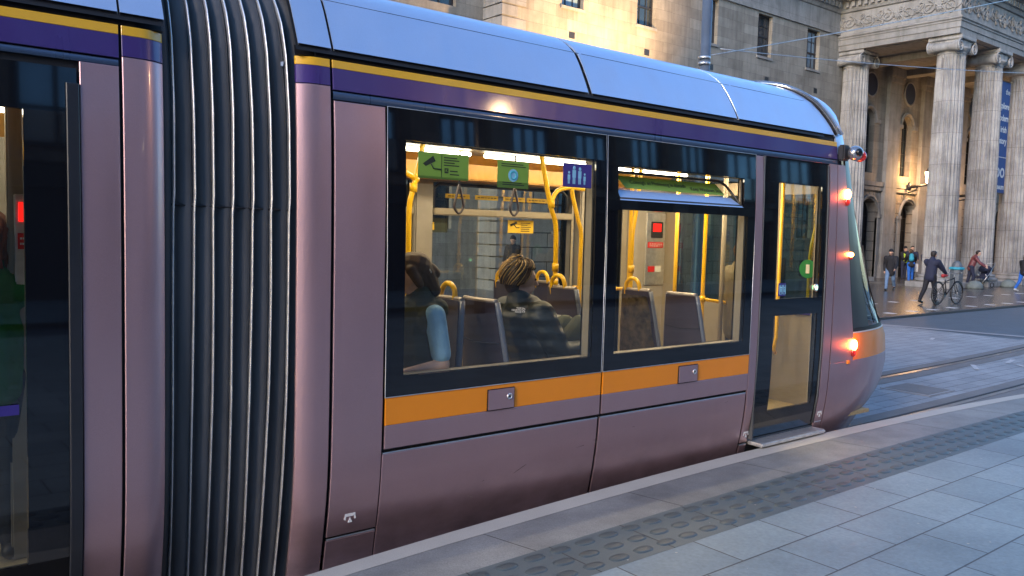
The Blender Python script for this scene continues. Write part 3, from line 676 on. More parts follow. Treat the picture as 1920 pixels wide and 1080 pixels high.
pole([(4.58, 4.9, 1.455), (4.88, 4.9, 1.435), (5.2, 4.9, 1.43)], .015)
pole(smooth_path([(5.28, 4.85, 2.52), (5.245, 4.85, 2.2), (5.215, 4.85, 2.0), (5.195, 4.85, 1.88), (5.195, 4.85, 1.55), (5.195, 4.85, .36)]), .018)
pole(smooth_path([(5.33, 5.0, 2.52), (5.33, 5.0, 2.2), (5.33, 5.0, .36)]), .016)
pole([(5.765, 4.85, 2.52), (5.765, 4.85, .36)], .017); pole([(6.165, 4.85, 2.52), (6.165, 4.85, 2.12), (6.16, 4.85, 1.3), (6.16, 4.85, .36)], .018)
pole([(6.15, 4.85, 1.315), (6.75, 4.85, 1.24)], .016)
for p in ((4.335, 4.85, 1.62), (4.335, 4.85, 1.50), (6.16, 4.85, 1.315), (5.195, 4.85, 1.60), (3.025, 4.85, 2.17), (4.275, 4.85, 2.11)): MB().lathe([(.026, -.03), (.026, .03)], p, 12).build('pole_clamp', 'yellow_pole', tram)
pole([(6.08, 4.58, 2.45), (6.08, 4.58, .36)], .020, 'cream', 'screen_post')
pole([(6.53, 4.30, 2.5), (6.53, 4.30, 1.0), (6.50, 4.30, .9), (6.6, 4.35, .85)], .016)
pole(smooth_path([(7.13, 4.30, 2.2), (7.10, 4.30, 2.05), (7.02, 4.30, 1.8), (7.01, 4.30, 1.5), (7.02, 4.3, 1.1), (7.10, 4.3, .75)]), .016)
# hanging straps
for x in (3.72, 4.27):
    mb = MB(); y = 5.3
    mb.tube([(x, y, 2.5), (x, y, 2.24)], .008, 6); mb.tube(smooth_path([(x, y, 2.24), (x-.035, y, 2.12), (x-.04, y, 2.06), (x, y, 2.02), (x+.04, y, 2.06), (x+.035, y, 2.12), (x, y, 2.24)]), .010, 8); mb.build('hanging_strap', 'seat_shell', tram)
# service pillars on the far side
def pillar(x0, x1, y=5.98):
    return inbox('service_pillar', 'grey_liner', (x0, y, .36), (x1, 6.06, 2.45), .012)
pl = pillar(5.64, 5.90, 5.96)
def card(x0, x1, z0, z1, m, parent, y, lines=0, ink='sign_ink', nm='notice'):
    c = MB().box((x0, y-.003, z0), (x1, y+.001, z1)).build(nm, m, parent)
    if lines:
        mb = MB(); h = (z1-z0)/(lines+1)
        for i in range(lines):
            zc = z1-h*(i+1); xx = x0+(x1-x0)*.1
            while xx < x1-(x1-x0)*.16:
                wd = (x1-x0)*random.uniform(.06, .16); mb.box((xx, y-.0045, zc-h*.18), (min(xx+wd, x1-(x1-x0)*.08), y-.003, zc+h*.18)); xx += wd+(x1-x0)*.035
        mb.build(nm+'_text', ink, parent)
    return c
# door-side pillar seen through the first window
P5 = 5.955
card(5.70, 5.83, 2.175, 2.235, 'green_exit', pl, P5, 0, nm='exit_notice'); mb = MB(); mb.ball((5.755, P5-.004, 2.222), .006, 8, 6); mb.tube([(5.755, P5-.005, 2.212), (5.75, P5-.005, 2.198), (5.77, P5-.005, 2.184)], .004, 5); mb.tube([(5.75, P5-.005, 2.198), (5.735, P5-.005, 2.186)], .004, 5); mb.tube([(5.735, P5-.005, 2.205), (5.757, P5-.005, 2.21), (5.775, P5-.005, 2.20)], .003, 5); mb.box((5.80, P5-.005, 2.183), (5.822, P5-.003, 2.228)); mb.build('exit_symbol', 'sign_white', pl)
card(5.695, 5.83, 2.02, 2.13, 'sign_ink', pl, P5, 5, 'sign_white'); card(5.72, 5.83, 1.84, 1.955, 'sign_blue', pl, P5, 2, 'sign_white'); card(5.715, 5.82, 1.60, 1.80, 'sign_yellow', pl, P5, 4); card(5.715, 5.82, 1.47, 1.585, 'sign_yellow', pl, P5, 3)
pl2 = pillar(6.36, 6.90, 5.94); P6 = 5.938
inbox('intercom_plate', 'strip_alu', (6.56, 5.925, 1.36), (6.86, 5.945, 2.12), .006, pl2)
q = inbox('alarm_panel', 'dark_frame', (6.63, 5.915, 1.86), (6.81, 5.93, 2.03), .004, pl2)
inbox('alarm_light', 'red_panel', (6.65, 5.908, 1.925), (6.77, 5.918, 2.01), 0, pl2)
card(6.585, 6.82, 1.755, 1.815, 'sign_red', pl2, 5.923, 2, 'sign_white'); card(6.60, 6.70, 1.50, 1.56, 'sign_red', pl2, 5.923, 0); card(6.71, 6.80, 1.50, 1.56, 'sign_white', pl2, 5.923, 0)
pl3 = pillar(3.76, 3.94, 5.99)
# stickers on the far glass
yg = 6.085
c1 = card(3.88, 4.15, 1.865, 1.99, 'sign_ink', tram, yg, 0); card(4.83, 5.14, 1.875, 1.995, 'sign_yellow', tram, yg, 0)
mb = MB()
for k, (dx, h_) in enumerate(((.02, .05), (.05, .07), (.08, .065), (.105, .05))): mb.box((3.885+dx, yg-.006, 1.885), (3.905+dx, yg-.003, 1.885+h_)); mb.ball((3.895+dx, yg-.004, 1.895+h_), .009, 8, 6)
mb.build('sticker_symbol', 'sign_yellow', tram)
mb = MB(); mb.tube([(4.86, yg-.005, 1.945), (4.93, yg-.005, 1.972)], .011, 6); mb.tube([(4.90, yg-.005, 1.955), (4.93, yg-.005, 1.925), (4.965, yg-.005, 1.925)], .004, 5)
for i in range(5): mb.box((4.985, yg-.005, 1.89+i*.019), (4.985+random.uniform(.08, .13), yg-.003, 1.897+i*.019))
mb.build('sticker_symbol', 'sign_ink', tram)
for a in (4.10, 4.42, 4.74, 5.02): card(a, a+.26, 2.165, 2.205, 'sign_yellow', tram, 6.05, 1)
# stickers on the near glass
YS = 3.7315
s1 = MB().box((2.353, YS, 2.162), (2.678, YS+.001, 2.300)).build('notice', 'sign_green', tram); s1['label'] = 'green camera warning notice with black camera symbol'
mb = MB()
mb.prism([(2.382, YS-.001, 2.238), (2.400, YS-.001, 2.225), (2.462, YS-.001, 2.255), (2.446, YS-.001, 2.282)], (0, .0006, 0)); mb.tube([(2.43, YS-.001, 2.243), (2.45, YS-.001, 2.215), (2.50, YS-.001, 2.213)], .0035, 5); mb.box((2.499, YS-.001, 2.172), (2.502, YS, 2.29)); mb.box((2.52, YS-.001, 2.195), (2.545, YS, 2.222))
for i, l in enumerate((.085, .10, .07, .10)): mb.box((2.515, YS-.001, 2.275-i*.0135), (2.515+l, YS, 2.2805-i*.0135))
for i, l in enumerate((.05, .06)): mb.box((2.555, YS-.001, 2.205-i*.018), (2.555+l, YS, 2.211-i*.018))
mb.build('notice_symbol', 'sign_ink', s1)
text('notice_lettering', 'K', .022, 'sign_green', s1, (2.5325, YS-.0015, 2.2085), (1, 0, 0), (0, 0, 1), ext=.0003)
s2 = MB().box((2.878, YS, 2.140), (3.107, YS+.001, 2.292)).build('notice', 'sign_green', tram); s2['label'] = 'green notice with round blue symbol'
mb = MB()
for i, l in enumerate((.16, .18)): mb.box((2.905, YS-.001, 2.272-i*.012), (2.905+l, YS, 2.277-i*.012))
for i, l in enumerate((.14, .16)): mb.box((2.915, YS-.001, 2.168-i*.012), (2.915+l, YS, 2.173-i*.012))
mb.build('notice_text', 'sign_ink', s2)
MB().lathe([(.036, 0), (.036, -.001)], (2.992, YS, 2.212), 24, axis='y').build('notice_symbol', 'sign_lightblue', s2)
MB().tube([(2.992+.022*math.cos(a), YS-.001, 2.212+.022*math.sin(a)) for a in [2*PI*k/20 for k in range(21)]], .004, 5).build('notice_symbol', 'sign_cyan', s2)
s3 = MB().box((3.375, YS, 2.170), (3.612, YS+.001, 2.314)).build('notice', 'sign_blue', tram); s3['label'] = 'dark blue family seating notice with four pale figures'
mb = MB()
for dx, h_, w_ in ((.048, .055, .020), (.090, .085, .028), (.137, .080, .026), (.178, .050, .018)):
    xc = 3.375+dx; zb = 2.190; mb.ball((xc, YS-.001, zb+h_+.012), (w_*.42, .001, w_*.42), 10, 6); mb.box((xc-w_*.5, YS-.0012, zb+h_*.45), (xc+w_*.5, YS-.0002, zb+h_)); mb.box((xc-w_*.38, YS-.0012, zb), (xc-w_*.06, YS-.0002, zb+h_*.45)); mb.box((xc+w_*.06, YS-.0012, zb), (xc+w_*.38, YS-.0002, zb+h_*.45))
mb.build('notice_symbol', 'sign_lightblue', s3)
# cab bulkhead
BX = 6.86
bk = frame_mb(MB(), 3.90, 5.96, .36, 2.42, [(4.62, 5.80, 1.25, 2.30), (3.98, 4.52, 1.28, 2.30)], fn=lambda y, z, o: Vector((BX+o, y, z))).build('cab_bulkhead', 'cream', tram)
MB().add([(BX+.006, 4.62, 1.25), (BX+.006, 5.80, 1.25), (BX+.006, 5.80, 2.30), (BX+.006, 4.62, 2.30)], [(0, 1, 2, 3)]).build('cab_window', 'cab_glass', bk); MB().add([(BX+.006, 3.98, 1.28), (BX+.006, 4.52, 1.28), (BX+.006, 4.52, 2.30), (BX+.006, 3.98, 2.30)], [(0, 1, 2, 3)]).build('cab_window', 'cab_glass', bk)
MB().lathe([(.085, 0), (.085, -.006)], (BX-.002, 4.22, 1.62), 24, axis='x').build('door_symbol', 'green_exit', bk)
inbox('symbol_bar', 'sign_white', (BX-.012, 4.20, 1.58), (BX-.008, 4.235, 1.66), 0, bk)
inbox('sill_bar', 'sign_blue', (BX-.02, 4.0, 1.20), (BX-.002, 4.45, 1.24), .004, bk)
inbox('notice', 'sign_white', (BX-.006, 4.86, 1.62), (BX-.001, 4.98, 1.76), 0, bk)
MB().tube([(BX-.008, 4.92+.03*math.cos(a), 1.69+.03*math.sin(a)) for a in [2*PI*k/14 for k in range(15)]], .005, 5).build('notice_symbol', 'sign_ink', bk)
desk = inbox('driver_desk', 'dark_frame', (7.55, 4.3, .8), (8.0, 5.6, 1.10), .05); inbox('driver_seat', 'seat_shell', (7.1, 4.65, 1.0), (7.22, 5.15, 1.75), .05)
# seats
def make_seat(x, yc, face, wt=.30, wb=.48, back='seat_shell', zt=1.455, handle=0, cover=None):
    r = bpy.data.objects.new('seat', None); COL.objects.link(r); r.parent = tram; r.matrix_basis = world_loc(tram).inverted() @ Matrix.Translation((x, yc, .36))
    def sh(k, v, o):        # k 0..1 height, v -1..1 width
        z = .78+(zt-.78)*k; w_ = (wb+(wt-wb)*k**1.3)/2; lean = -face*.07*k
        return Vector((x+lean+face*o+face*.035*v*v*(1-.5*k), yc+v*w_, z))
    rows = [[sh(k/8, v/6, 0) for v in range(-6, 7)] for k in range(9)]; rows2 = [[sh(k/8, v/6, .05) for v in range(-6, 7)] for k in range(9)]
    mb = MB(); mb.grid(rows); mb.grid(rows2)
    rim = lambda rr: [rr[k][0] for k in range(9)]+rr[8][1:]+[rr[k][12] for k in reversed(range(8))]+list(reversed(rr[0][1:12]))
    mb.grid([rim(rows), rim(rows2)], closed_v=True); mb.build('backrest', back, r)
    rr = rows
    mb = MB(); mb.tube([sh(k/8, -1, .025) for k in range(9)], .019, 8); mb.tube([sh(k/8, 1, .025) for k in range(9)], .019, 8); mb.build('backrest_edge', 'seat_edge', r)
    MB().tube([sh(.62+.02*abs(v)/6, v/6, -.002) for v in range(-6, 7)], .003, 5).build('backrest_seam', 'cloth_seam', r)
    mb = MB(); mb.tube([sh(1, v/6, .022)+Vector((0, 0, .006)) for v in range(-6, 7)], .016, 8); mb.build('top_trim', 'seat_trim', r)
    MB().box((x+face*.05, yc-.21, .76), (x+face*.46, yc+.21, .83), .025).build('cushion', 'seat_cushion', r)
    MB().box((x+face*.08, yc-.17, .36), (x+face*.40, yc+.17, .765), .02).build('pedestal', 'grey_liner', r)
    if cover:
        MB().grid([[sh(.02+.93*k/8, v/6*.93, -.010-.008*math.sin(k*1.7+v)) for v in range(-6, 7)] for k in range(9)]).build('back_cover', cover, r)
    if handle:
        hy = yc+handle*.03; mb = MB(); mb.tube(smooth_path([(x-face*.04, hy-.075, zt-.05), (x-face*.05, hy-.07, zt+.045), (x-face*.05, hy-.03, zt+.09), (x-face*.05, hy+.03, zt+.09), (x-face*.05, hy+.07, zt+.045), (x-face*.04, hy+.075, zt-.05)]), .0165, 10); mb.build('handle_loop', 'yellow_pole', r)
    return r
make_seat(2.84, 4.18, -1, zt=1.47, wb=.44, handle=1)
make_seat(3.10, 4.12, 1, zt=1.46, wt=.33)
make_seat(4.24, 4.62, 1, zt=1.475, wt=.29, wb=.42, handle=1); make_seat(4.24, 5.30, 1, zt=1.475, wt=.29, wb=.42, handle=1)
make_seat(4.98, 4.09, 1, zt=1.445, wt=.28, wb=.42); make_seat(4.98, 4.55, 1, zt=1.445, wt=.28, wb=.44, cover='camo', handle=1)
make_seat(4.80, 5.45, 1, zt=1.45, wt=.28, wb=.42, handle=1)
make_seat(2.45, 5.55, 1, zt=1.45)
# rear module interior
pl4 = inbox('service_pillar', 'grey_liner', (.56, 5.95, .36), (.98, 6.06, 2.45), .012); pl5 = inbox('end_partition', 'cream', (.93, 4.1, .36), (.965, 5.75, 2.48), .01)
pp = 4.25
inbox('intercom_plate', 'strip_alu', (.585, 4.19, 1.60), (.70, 4.215, 2.0), .004, pl4); inbox('alarm_light', 'red_panel', (.600, 4.178, 1.88), (.660, 4.19, 1.965), 0, pl4)
card(.595, .68, 1.76, 1.83, 'sign_red', pl4, 4.185, 2, 'sign_white', nm='notice'); inbox('intercom_column', 'cream', (.56, 4.215, .36), (.86, 4.26, 2.48), .008, pl4)
pole(smooth_path([(.50, 4.5, 2.5), (.47, 4.5, 2.3), (.44, 4.5, 2.15), (.41, 4.5, 2.0), (.41, 4.5, .36)]), .018)

# ================================================================== POST OFFICE ACROSS THE STREET
WY = 20.0                                    # wall plane
gpo = thing('public_building', 'long pale stone classical building with tall fluted columns and carved frieze across the street', 'building', (30, WY, 0))
def gp(name, m, mb, parent=None): return mb.build(name, m, parent or gpo)
def wall_with_holes(x0, x1, z0, z1, holes, y, m, name='wall', parent=None):
    xs = sorted({x0, x1, *[h[0] for h in holes], *[h[1] for h in holes]}); zs = sorted({z0, z1, *[h[2] for h in holes], *[h[3] for h in holes]}); mb = MB()
    for xa, xb in zip(xs, xs[1:]):
        for za, zb in zip(zs, zs[1:]):
            if any(h[0] <= (xa+xb)/2 <= h[1] and h[2] <= (za+zb)/2 <= h[3] for h in holes): continue
            mb.add([(xa, y, za), (xb, y, za), (xb, y, zb), (xa, y, zb)], [(0, 1, 2, 3)])
    for a, b, c, d in holes:
        mb.add([(a, y, c), (a, y, d), (b, y, d), (b, y, c), (a, y+.34, c), (a, y+.34, d), (b, y+.34, d), (b, y+.34, c)], [(0, 1, 5, 4), (1, 2, 6, 5), (2, 3, 7, 6), (3, 0, 4, 7)])
    return gp(name, m, mb, parent)
WIN = []
for k in range(-1, 5):
    xc = 21.72+k*3.44; WIN.append((xc-.47, xc+.47, 9.02, 10.64))
mid = [(c-.50, c+.50, 5.0, 6.9) for c in [21.72+k*3.44 for k in range(-1, 4)]]
low = [(c-.55, c+.55, 1.9, 3.6) for c in [21.72+k*3.44 for k in range(-1, 4)]]; bas = [(c-.25, c+.25, .30, .95) for c in [21.72+k*3.44 for k in range(-1, 4)]]
holes = [w_ for w_ in WIN if w_[1] < 33.5]
wall_with_holes(15.45, 34.2, 4.25, 10.72, holes+mid, WY, 'ashlar'); wall_with_holes(15.45, 34.2, 0, 4.0, low+bas, WY, 'ashlar_base', 'base_wall')
gp('string_course', 'stone_plain', MB().box((15.35, WY-.14, 4.0), (34.2, WY+.3, 4.25)))
mb = MB(); mb.box((15.40, WY-.07, 10.72), (34.2, WY+.2, 10.86)); gp('string_course', 'stone_plain', mb)
gp('frieze_wall', 'stone_plain', MB().box((15.45, WY-.03, 10.86), (34.2, WY+.2, 11.62)))
def sash(x0, x1, z0, z1, y, i=0, lit=False):
    fr = MB().box((x0, y-.02, z0), (x0+.07, y+.07, z1)).box((x1-.07, y-.02, z0), (x1, y+.07, z1)).box((x0+.07, y-.02, z1-.07), (x1-.07, y+.07, z1)).box((x0+.07, y-.03, z0), (x1-.07, y+.07, z0+.08))
    zm = (z0+z1)/2-.12*(i % 3 == 1); fr.box((x0+.07, y-.01, zm-.03), (x1-.07, y+.06, zm+.03))
    for c in (1/3, 2/3): fr.box((x0+(x1-x0)*c-.014, y, z0+.08), (x0+(x1-x0)*c+.014, y+.05, zm-.03)); fr.box((x0+(x1-x0)*c-.014, y, zm+.03), (x0+(x1-x0)*c+.014, y+.05, z1-.07))
    fr.box((x0+.07, y, (zm+z1)/2-.012), (x1-.07, y+.045, (zm+z1)/2+.012))
    o = gp('window', 'tramp_dark', fr)
    gp('pane', 'window_glass_sky' if i % 2 == 0 else 'window_glass', MB().add([(x0, y+.03, z0), (x1, y+.03, z0), (x1, y+.03, z1), (x0, y+.03, z1)], [(0, 1, 2, 3)]), o)
    gp('sill', 'stone_plain', MB().box((x0-.05, WY-.05, z0-.10), (x1+.05, WY+.25, z0-.004)), o)
    return o
for i, h in enumerate(holes): sash(*h, WY+.18, i)
for i, h in enumerate(mid+low): sash(*h, WY+.2, i+1)
for h in bas: gp('basement_grille', 'tramp_dark', MB().box((h[0], WY+.12, h[2]), (h[1], WY+.16, h[3])))
for k in range(-1, 4):
    xc = 18.28+.0+(k+1)*3.52; gp('vent', 'tramp_dark', MB().box((xc-.13, WY-.004, 8.05), (xc+.13, WY+.02, 8.26)))
# rusticated corner
mb = MB()
for k in range(34):
    z = k*.36; mb.box((15.40, WY-.045, z+.02), (16.02 if k % 2 else 16.35, WY+.3, z+.345), .012)
gp('quoin', 'stone_plain', mb)
mb = MB()
for k in range(34):
    z = k*.36; mb.box((15.405, WY+.302, z+.02), (15.44, WY+.9, z+.345))
gp('quoin_return', 'stone_plain', mb)
# set-back neighbour seen through the rear of the tram
nb = thing('neighbour_building', 'set back grey stone building left of the warm lit corner', 'building', (5, 21, 0))
hs = []
for k in range(8):
    for z in (1.9, 5.2, 8.5): hs.append((-9+k*3.2, -8+k*3.2, z, z+1.7))
wall_with_holes(-30, 15.6, 0, 13, hs, 20.9, 'ashlar', parent=nb)
for i, h in enumerate(hs):
    mb = MB().box((h[0], 21.05, h[2]), (h[0]+.06, 21.1, h[3])).box((h[1]-.06, 21.05, h[2]), (h[1], 21.1, h[3])).box((h[0], 21.05, (h[2]+h[3])/2), (h[1], 21.1, (h[2]+h[3])/2+.05)).box(((h[0]+h[1])/2-.02, 21.05, h[2]), ((h[0]+h[1])/2+.02, 21.1, h[3]))
    f_ = gp('window', 'tramp_dark', mb, nb); gp('pane', 'window_glass', MB().add([(h[0], 21.09, h[2]), (h[1], 21.09, h[2]), (h[1], 21.09, h[3]), (h[0], 21.09, h[3])], [(0, 1, 2, 3)]), f_)
gp('side_wall', 'ashlar', MB().box((15.46, 20.34, 0), (16.3, 28, 12.0)))
# cornice profile swept round wing, portico side and front
def sweep(name, prof_, path, m, parent=None):
    """prof_ (out, z); path list of (x, y, nx, ny) with outward normals / mitres"""
    mb = MB(); mb.grid([[Vector((x+nx*o, y+ny*o, z)) for o, z in prof_] for x, y, nx, ny in path], smooth=False); return gp(name, m, mb, parent)
EX, EY = 34.02, 14.93                       # outer corner of the portico entablature
XR = 62
pth_all = [(15.45, WY, -1, -1), (EX, WY, -1, -1), (EX, EY, -1, -1), (XR, EY, 0, -1)]
pth_por = [(EX, WY+.2, -1, 0), (EX, EY, -1, -1), (XR, EY, 0, -1)]
arch_p = [(-.9, 10.03), (0, 10.03), (0, 10.26), (.035, 10.262), (.035, 10.50), (.07, 10.502), (.07, 10.56), (.12, 10.60), (.12, 10.66), (.03, 10.70), (.0, 10.71), (0, 11.62)]
sweep('entablature', arch_p, pth_por, 'stone_plain')
corn_p = [(0, 11.62), (.08, 11.64), (.12, 11.72), (.14, 11.76), (.14, 11.80), (.14, 12.02), (.26, 12.06), (.30, 12.12), (.62, 12.14), (.64, 12.30), (.74, 12.42), (.80, 12.50), (.80, 12.56), (-.6, 12.75)]
sweep('cornice', corn_p, pth_all, 'stone_plain')
gp('roof', 'stone_plain', MB().box((16, WY, 12.3), (34.5, 28, 12.7)).box((34.5, EY+.3, 12.3), (XR, 28, 12.7)))
def dentil_band(p0, p1, nrm, name='dentils'):        # one crenellated moulding
    p0 = Vector(p0); p1 = Vector(p1); d = p1-p0; L_ = d.length; d.normalize(); nrm = Vector(nrm); u = 0; out = []
    while u < L_-.28:
        out += [(u, .13), (u+.07, .13), (u+.07, .27), (u+.21, .27), (u+.21, .13)]; u += .28
    out.append((L_, .13)); pl_ = [p0+d*a_+nrm*o_ for a_, o_ in out]
    back = [p0+d*a_+nrm*.10 for a_, o_ in out]
    mb = MB(); mb.grid([[Vector((*q[:2], 11.80)), Vector((*p[:2], 11.80)), Vector((*p[:2], 12.02)), Vector((*q[:2], 12.02))] for p, q in zip(pl_, back)], smooth=False); return gp(name, 'stone_plain', mb)
dentil_band((15.5, WY, 0), (EX-.3, WY, 0), (0, -1, 0)); dentil_band((EX, WY-.3, 0), (EX, EY, 0), (-1, 0, 0)); dentil_band((EX, EY, 0), (XR, EY, 0), (0, -1, 0))

# carved frieze: scrolls, tendrils and palmettes
mb = MB()
def spiral(c, ax, r0, turns, s_, th0=0):
    pts = []
    for i in range(26):
        t = i/25; a = th0+s_*turns*2*PI*t; r = r0*(1-.86*t); u = c[0]+r*math.cos(a); v = c[1]+r*math.sin(a)
        pts.append(put(u, v, ax))
    mb.tube(pts, [.036*(1-.5*i/25) for i in range(26)], 5)
def put(u, v, ax): return Vector((EX+u, EY-.025, 11.17+v)) if ax == 'x' else Vector((EX-.025, EY+u, 11.17+v))
for ax, n in (('x', 26), ('y', 6)):
    for k in range(n):
        u0 = .42+k*.84; s_ = 1 if k % 2 else -1
        spiral((u0, .02*s_), ax, .27, 1.6, s_, PI/2*s_); spiral((u0+.30, .20*s_), ax, .13, 1.2, -s_, -PI/2*s_); spiral((u0+.28, -.22*s_), ax, .12, 1.2, s_, PI/2*s_)
        for q in range(5):      # palmette leaves
            a = PI/2*s_+(q-2)*.42; p0 = put(u0+.42, -.10*s_, ax); p1 = put(u0+.42+.17*math.cos(a), -.10*s_+.20*math.sin(a), ax); p2 = put(u0+.42+.24*math.cos(a), -.10*s_+.29*math.sin(a), ax)
            mb.tube([p0, p1, p2], [.02, .042, .012], 5)
        mb.tube([put(u0-.42+.84*i/10, .14*math.sin(i/10*2*PI)*s_, ax) for i in range(11)], .026, 5)
gp('frieze_ornament', 'stone_plain', mb)
gp('portico_ceiling', 'stone_plain', MB().box((EX+.3, EY+.3, 10.0), (XR, WY, 10.2)))
for k in range(7):
    x = 36.5+k*3.5; gp('ceiling_beam', 'stone_plain', MB().box((x-.35, EY+.9, 9.72), (x+.35, WY, 9.998)))
# columns
def column(xc, yc, half=False):
    n = 24; rows = []; z0, z1 = .55, 9.35
    zs = [z0, z0+.04, z0+.10]+[z0+.1+(z1-.15-z0-.1)*k/14 for k in range(1, 15)]+[z1-.08, z1]
    for z in zs:
        t = (z-z0)/(z1-z0); r = .615*(1-.155*t**1.6); fl = 1 if z0+.06 < z < z1-.1 else .15; row = []
        for k in range(n*8):
            a = 2*PI*k/(n*8); ph = (k % 8)/8; d = .068*fl*(math.sin(PI*min(1, ph/.84)) if ph < .84 else 0); row.append(Vector((xc+(r-d)*math.cos(a), yc+(r-d)*math.sin(a), z)))
        rows.append(row)
    c = gp('column', 'column_stone', MB().grid(rows, closed_v=True))
    base = MB().lathe([(.80, .27), (.84, .30), (.85, .35), (.82, .40), (.74, .41), (.72, .44), (.73, .46), (.76, .50), (.74, .54), (.66, .555), (.62, .56)], (xc, yc, 0), 40); base.box((xc-.90, yc-.90, .05), (xc+.90, yc+.90, .268), .015); gp('column_base', 'column_stone', base, c)
    cap = MB().lathe([(.52, 9.33), (.56, 9.36), (.53, 9.39), (.55, 9.42), (.66, 9.52), (.68, 9.56), (.60, 9.62)], (xc, yc, 0), 32)
    cap.box((xc-.66, yc-.66, 9.86), (xc+.66, yc+.66, 10.025), .02); cap.box((xc-.60, yc-.56, 9.58), (xc+.60, yc+.56, 9.855), .02)
    gp('capital', 'column_stone', cap, c)
    for sx in (-1, 1):
        vol = MB()
        for sy in (-1, 1):
            pts = []
            for i in range(34):
                t = i/33; a = PI/2+sx*-1*0-sx*2.2*2*PI*t; r = .245*(1-.88*t); pts.append(Vector((xc+sx*.60+r*math.cos(a), yc+sy*.60, 9.60+r*math.sin(a))))
            vol.tube(pts, [.040*(1-.55*i/33) for i in range(34)], 6)
        vol.lathe([(.235, -.56), (.17, -.3), (.15, 0), (.17, .3), (.235, .56)], (xc+sx*.60, yc, 9.60), 20, axis='y')
        gp('volute', 'column_stone', vol, c)
    return c
for k, x in enumerate((34.82, 38.40, 41.95, 45.5, 49.05, 52.6)): column(x, 15.55)
column(34.75, 19.55)
# portico back wall with arches
def arch_hole(xc, z0, zs, r): return (xc-r, xc+r, z0, zs, True)
ARU = [(36.95, 5.02, 7.42, .50), (40.55, 5.02, 7.42, .50), (44.1, 5.02, 7.42, .5), (47.65, 5.02, 7.42, .5), (51.2, 5.02, 7.42, .5)]
ARL = [(37.35, .05, 3.05, .78), (41.15, .05, 3.05, .78), (44.9, .05, 3.05, .78), (48.5, .05, 3.05, .78), (52.1, .05, 3.05, .78)]
def arched_wall(x0, x1, z0, z1, arcs, y, dep, m, name):
    mb = MB(); xs = sorted(x0 if False else v for v in [x0, x1]+[a[0]-a[3] for a in arcs]+[a[0]+a[3] for a in arcs])
    for xa, xb in zip(xs, xs[1:]):
        c = (xa+xb)/2; a = next((a for a in arcs if abs(a[0]-c) < a[3]), None)
        if a is None: mb.add([(xa, y, z0), (xb, y, z0), (xb, y, z1), (xa, y, z1)], [(0, 1, 2, 3)]); continue
        cx, b0, sp_, r = a
        if b0 > z0+.01: mb.add([(xa, y, z0), (xb, y, z0), (xb, y, b0), (xa, y, b0)], [(0, 1, 2, 3)])
        N = 16; arc = [(cx-r*math.cos(PI*i/N), sp_+r*math.sin(PI*i/N)) for i in range(N+1)]
        mb.grid([[(u, y, v), (u, y, z1)] for u, v in arc], smooth=False)
        out = [(cx-r, b0)]+arc+[(cx+r, b0)]
        mb.grid([[(u, y, v), (u, y+dep, v)] for u, v in out], smooth=False)
    return gp(name, m, mb)
arched_wall(34.2, XR, 4.62, 10.0, ARU, WY, .35, 'ashlar', 'portico_wall'); arched_wall(34.2, XR, 0, 4.22, ARL, WY, .55, 'ashlar_base', 'portico_wall')
mb = MB().box((34.2, WY-.09, 4.22), (XR, WY+.2, 4.40)).box((34.2, WY-.14, 4.42), (XR, WY+.2, 4.62)); gp('string_course', 'stone_plain', mb)
for k, (cx, b0, sp_, r) in enumerate(ARU+ARL):
    up = k < len(ARU); y = WY+.30 if up else WY+.50; mb = MB()
    mb.box((cx-r, y-.03, b0), (cx-r+.06, y, sp_)).box((cx+r-.06, y-.03, b0), (cx+r, y, sp_))
    nb_ = 3 if up else 4
    for i in range(1, nb_): mb.box((cx-r+2*r*i/nb_-.018, y-.03, b0), (cx-r+2*r*i/nb_+.018, y, sp_+r*.75))
    zz = b0+.5
    while zz < sp_+.1: mb.box((cx-r, y-.028, zz-.015), (cx+r, y-.002, zz+.015)); zz += .62
    mb.tube([(cx-r*.96*math.cos(PI*i/12), y-.015, sp_+r*.96*math.sin(PI*i/12)) for i in range(13)], .035, 5)
    f_ = gp('window' if up else 'gate', 'tramp_dark', mb)
    gp('pane', 'window_glass' if up else 'black_gap', MB().add([(cx-r, y+.02, b0), (cx+r, y+.02, b0), (cx+r, y+.02, sp_+r), (cx-r, y+.02, sp_+r)], [(0, 1, 2, 3)]), f_)
    mb = MB(); R_ = r+.13; mb.tube([(cx-R_*math.cos(PI*i/14), WY-.01, sp_+R_*math.sin(PI*i/14)) for i in range(15)], .075, 6)
    for s_ in (-1, 1): mb.box((cx+s_*(r+.02), WY-.10, sp_-.12), (cx+s_*(r+.42), WY+.1, sp_+.06), .02)
    if not up:
        for s_ in (-1, 1): mb.box((cx+s_*(r), WY-.05, .05), (cx+s_*(r+.34), WY+.1, sp_-.12))
        for i in range(-3, 4):          # radiating joints above the arch
            a = PI/2+i*.33; mb.tube([(cx+(r+.2)*math.cos(a), WY-.002, sp_+(r+.2)*math.sin(a)), (cx+(r+.62)*math.cos(a), WY-.002, sp_+(r+.62)*math.sin(a))], .012, 4)
    gp('arch_surround', 'stone_plain', mb)
for i, x in enumerate((38.95, 42.35, 46.2, 49.9)):          # pilasters on the back wall
    w_ = .62; mb = MB().box((x-w_, WY-.22, .05), (x+w_, WY+.1, .75), .02).box((x-w_*.88, WY-.18, .75), (x+w_*.88, WY+.1, 9.3)).box((x-w_, WY-.24, 9.3), (x+w_, WY+.1, 9.55), .03).box((x-w_*1.1, WY-.30, 9.55), (x+w_*1.1, WY+.1, 9.99), .03)
    gp('pilaster', 'stone_plain', mb)
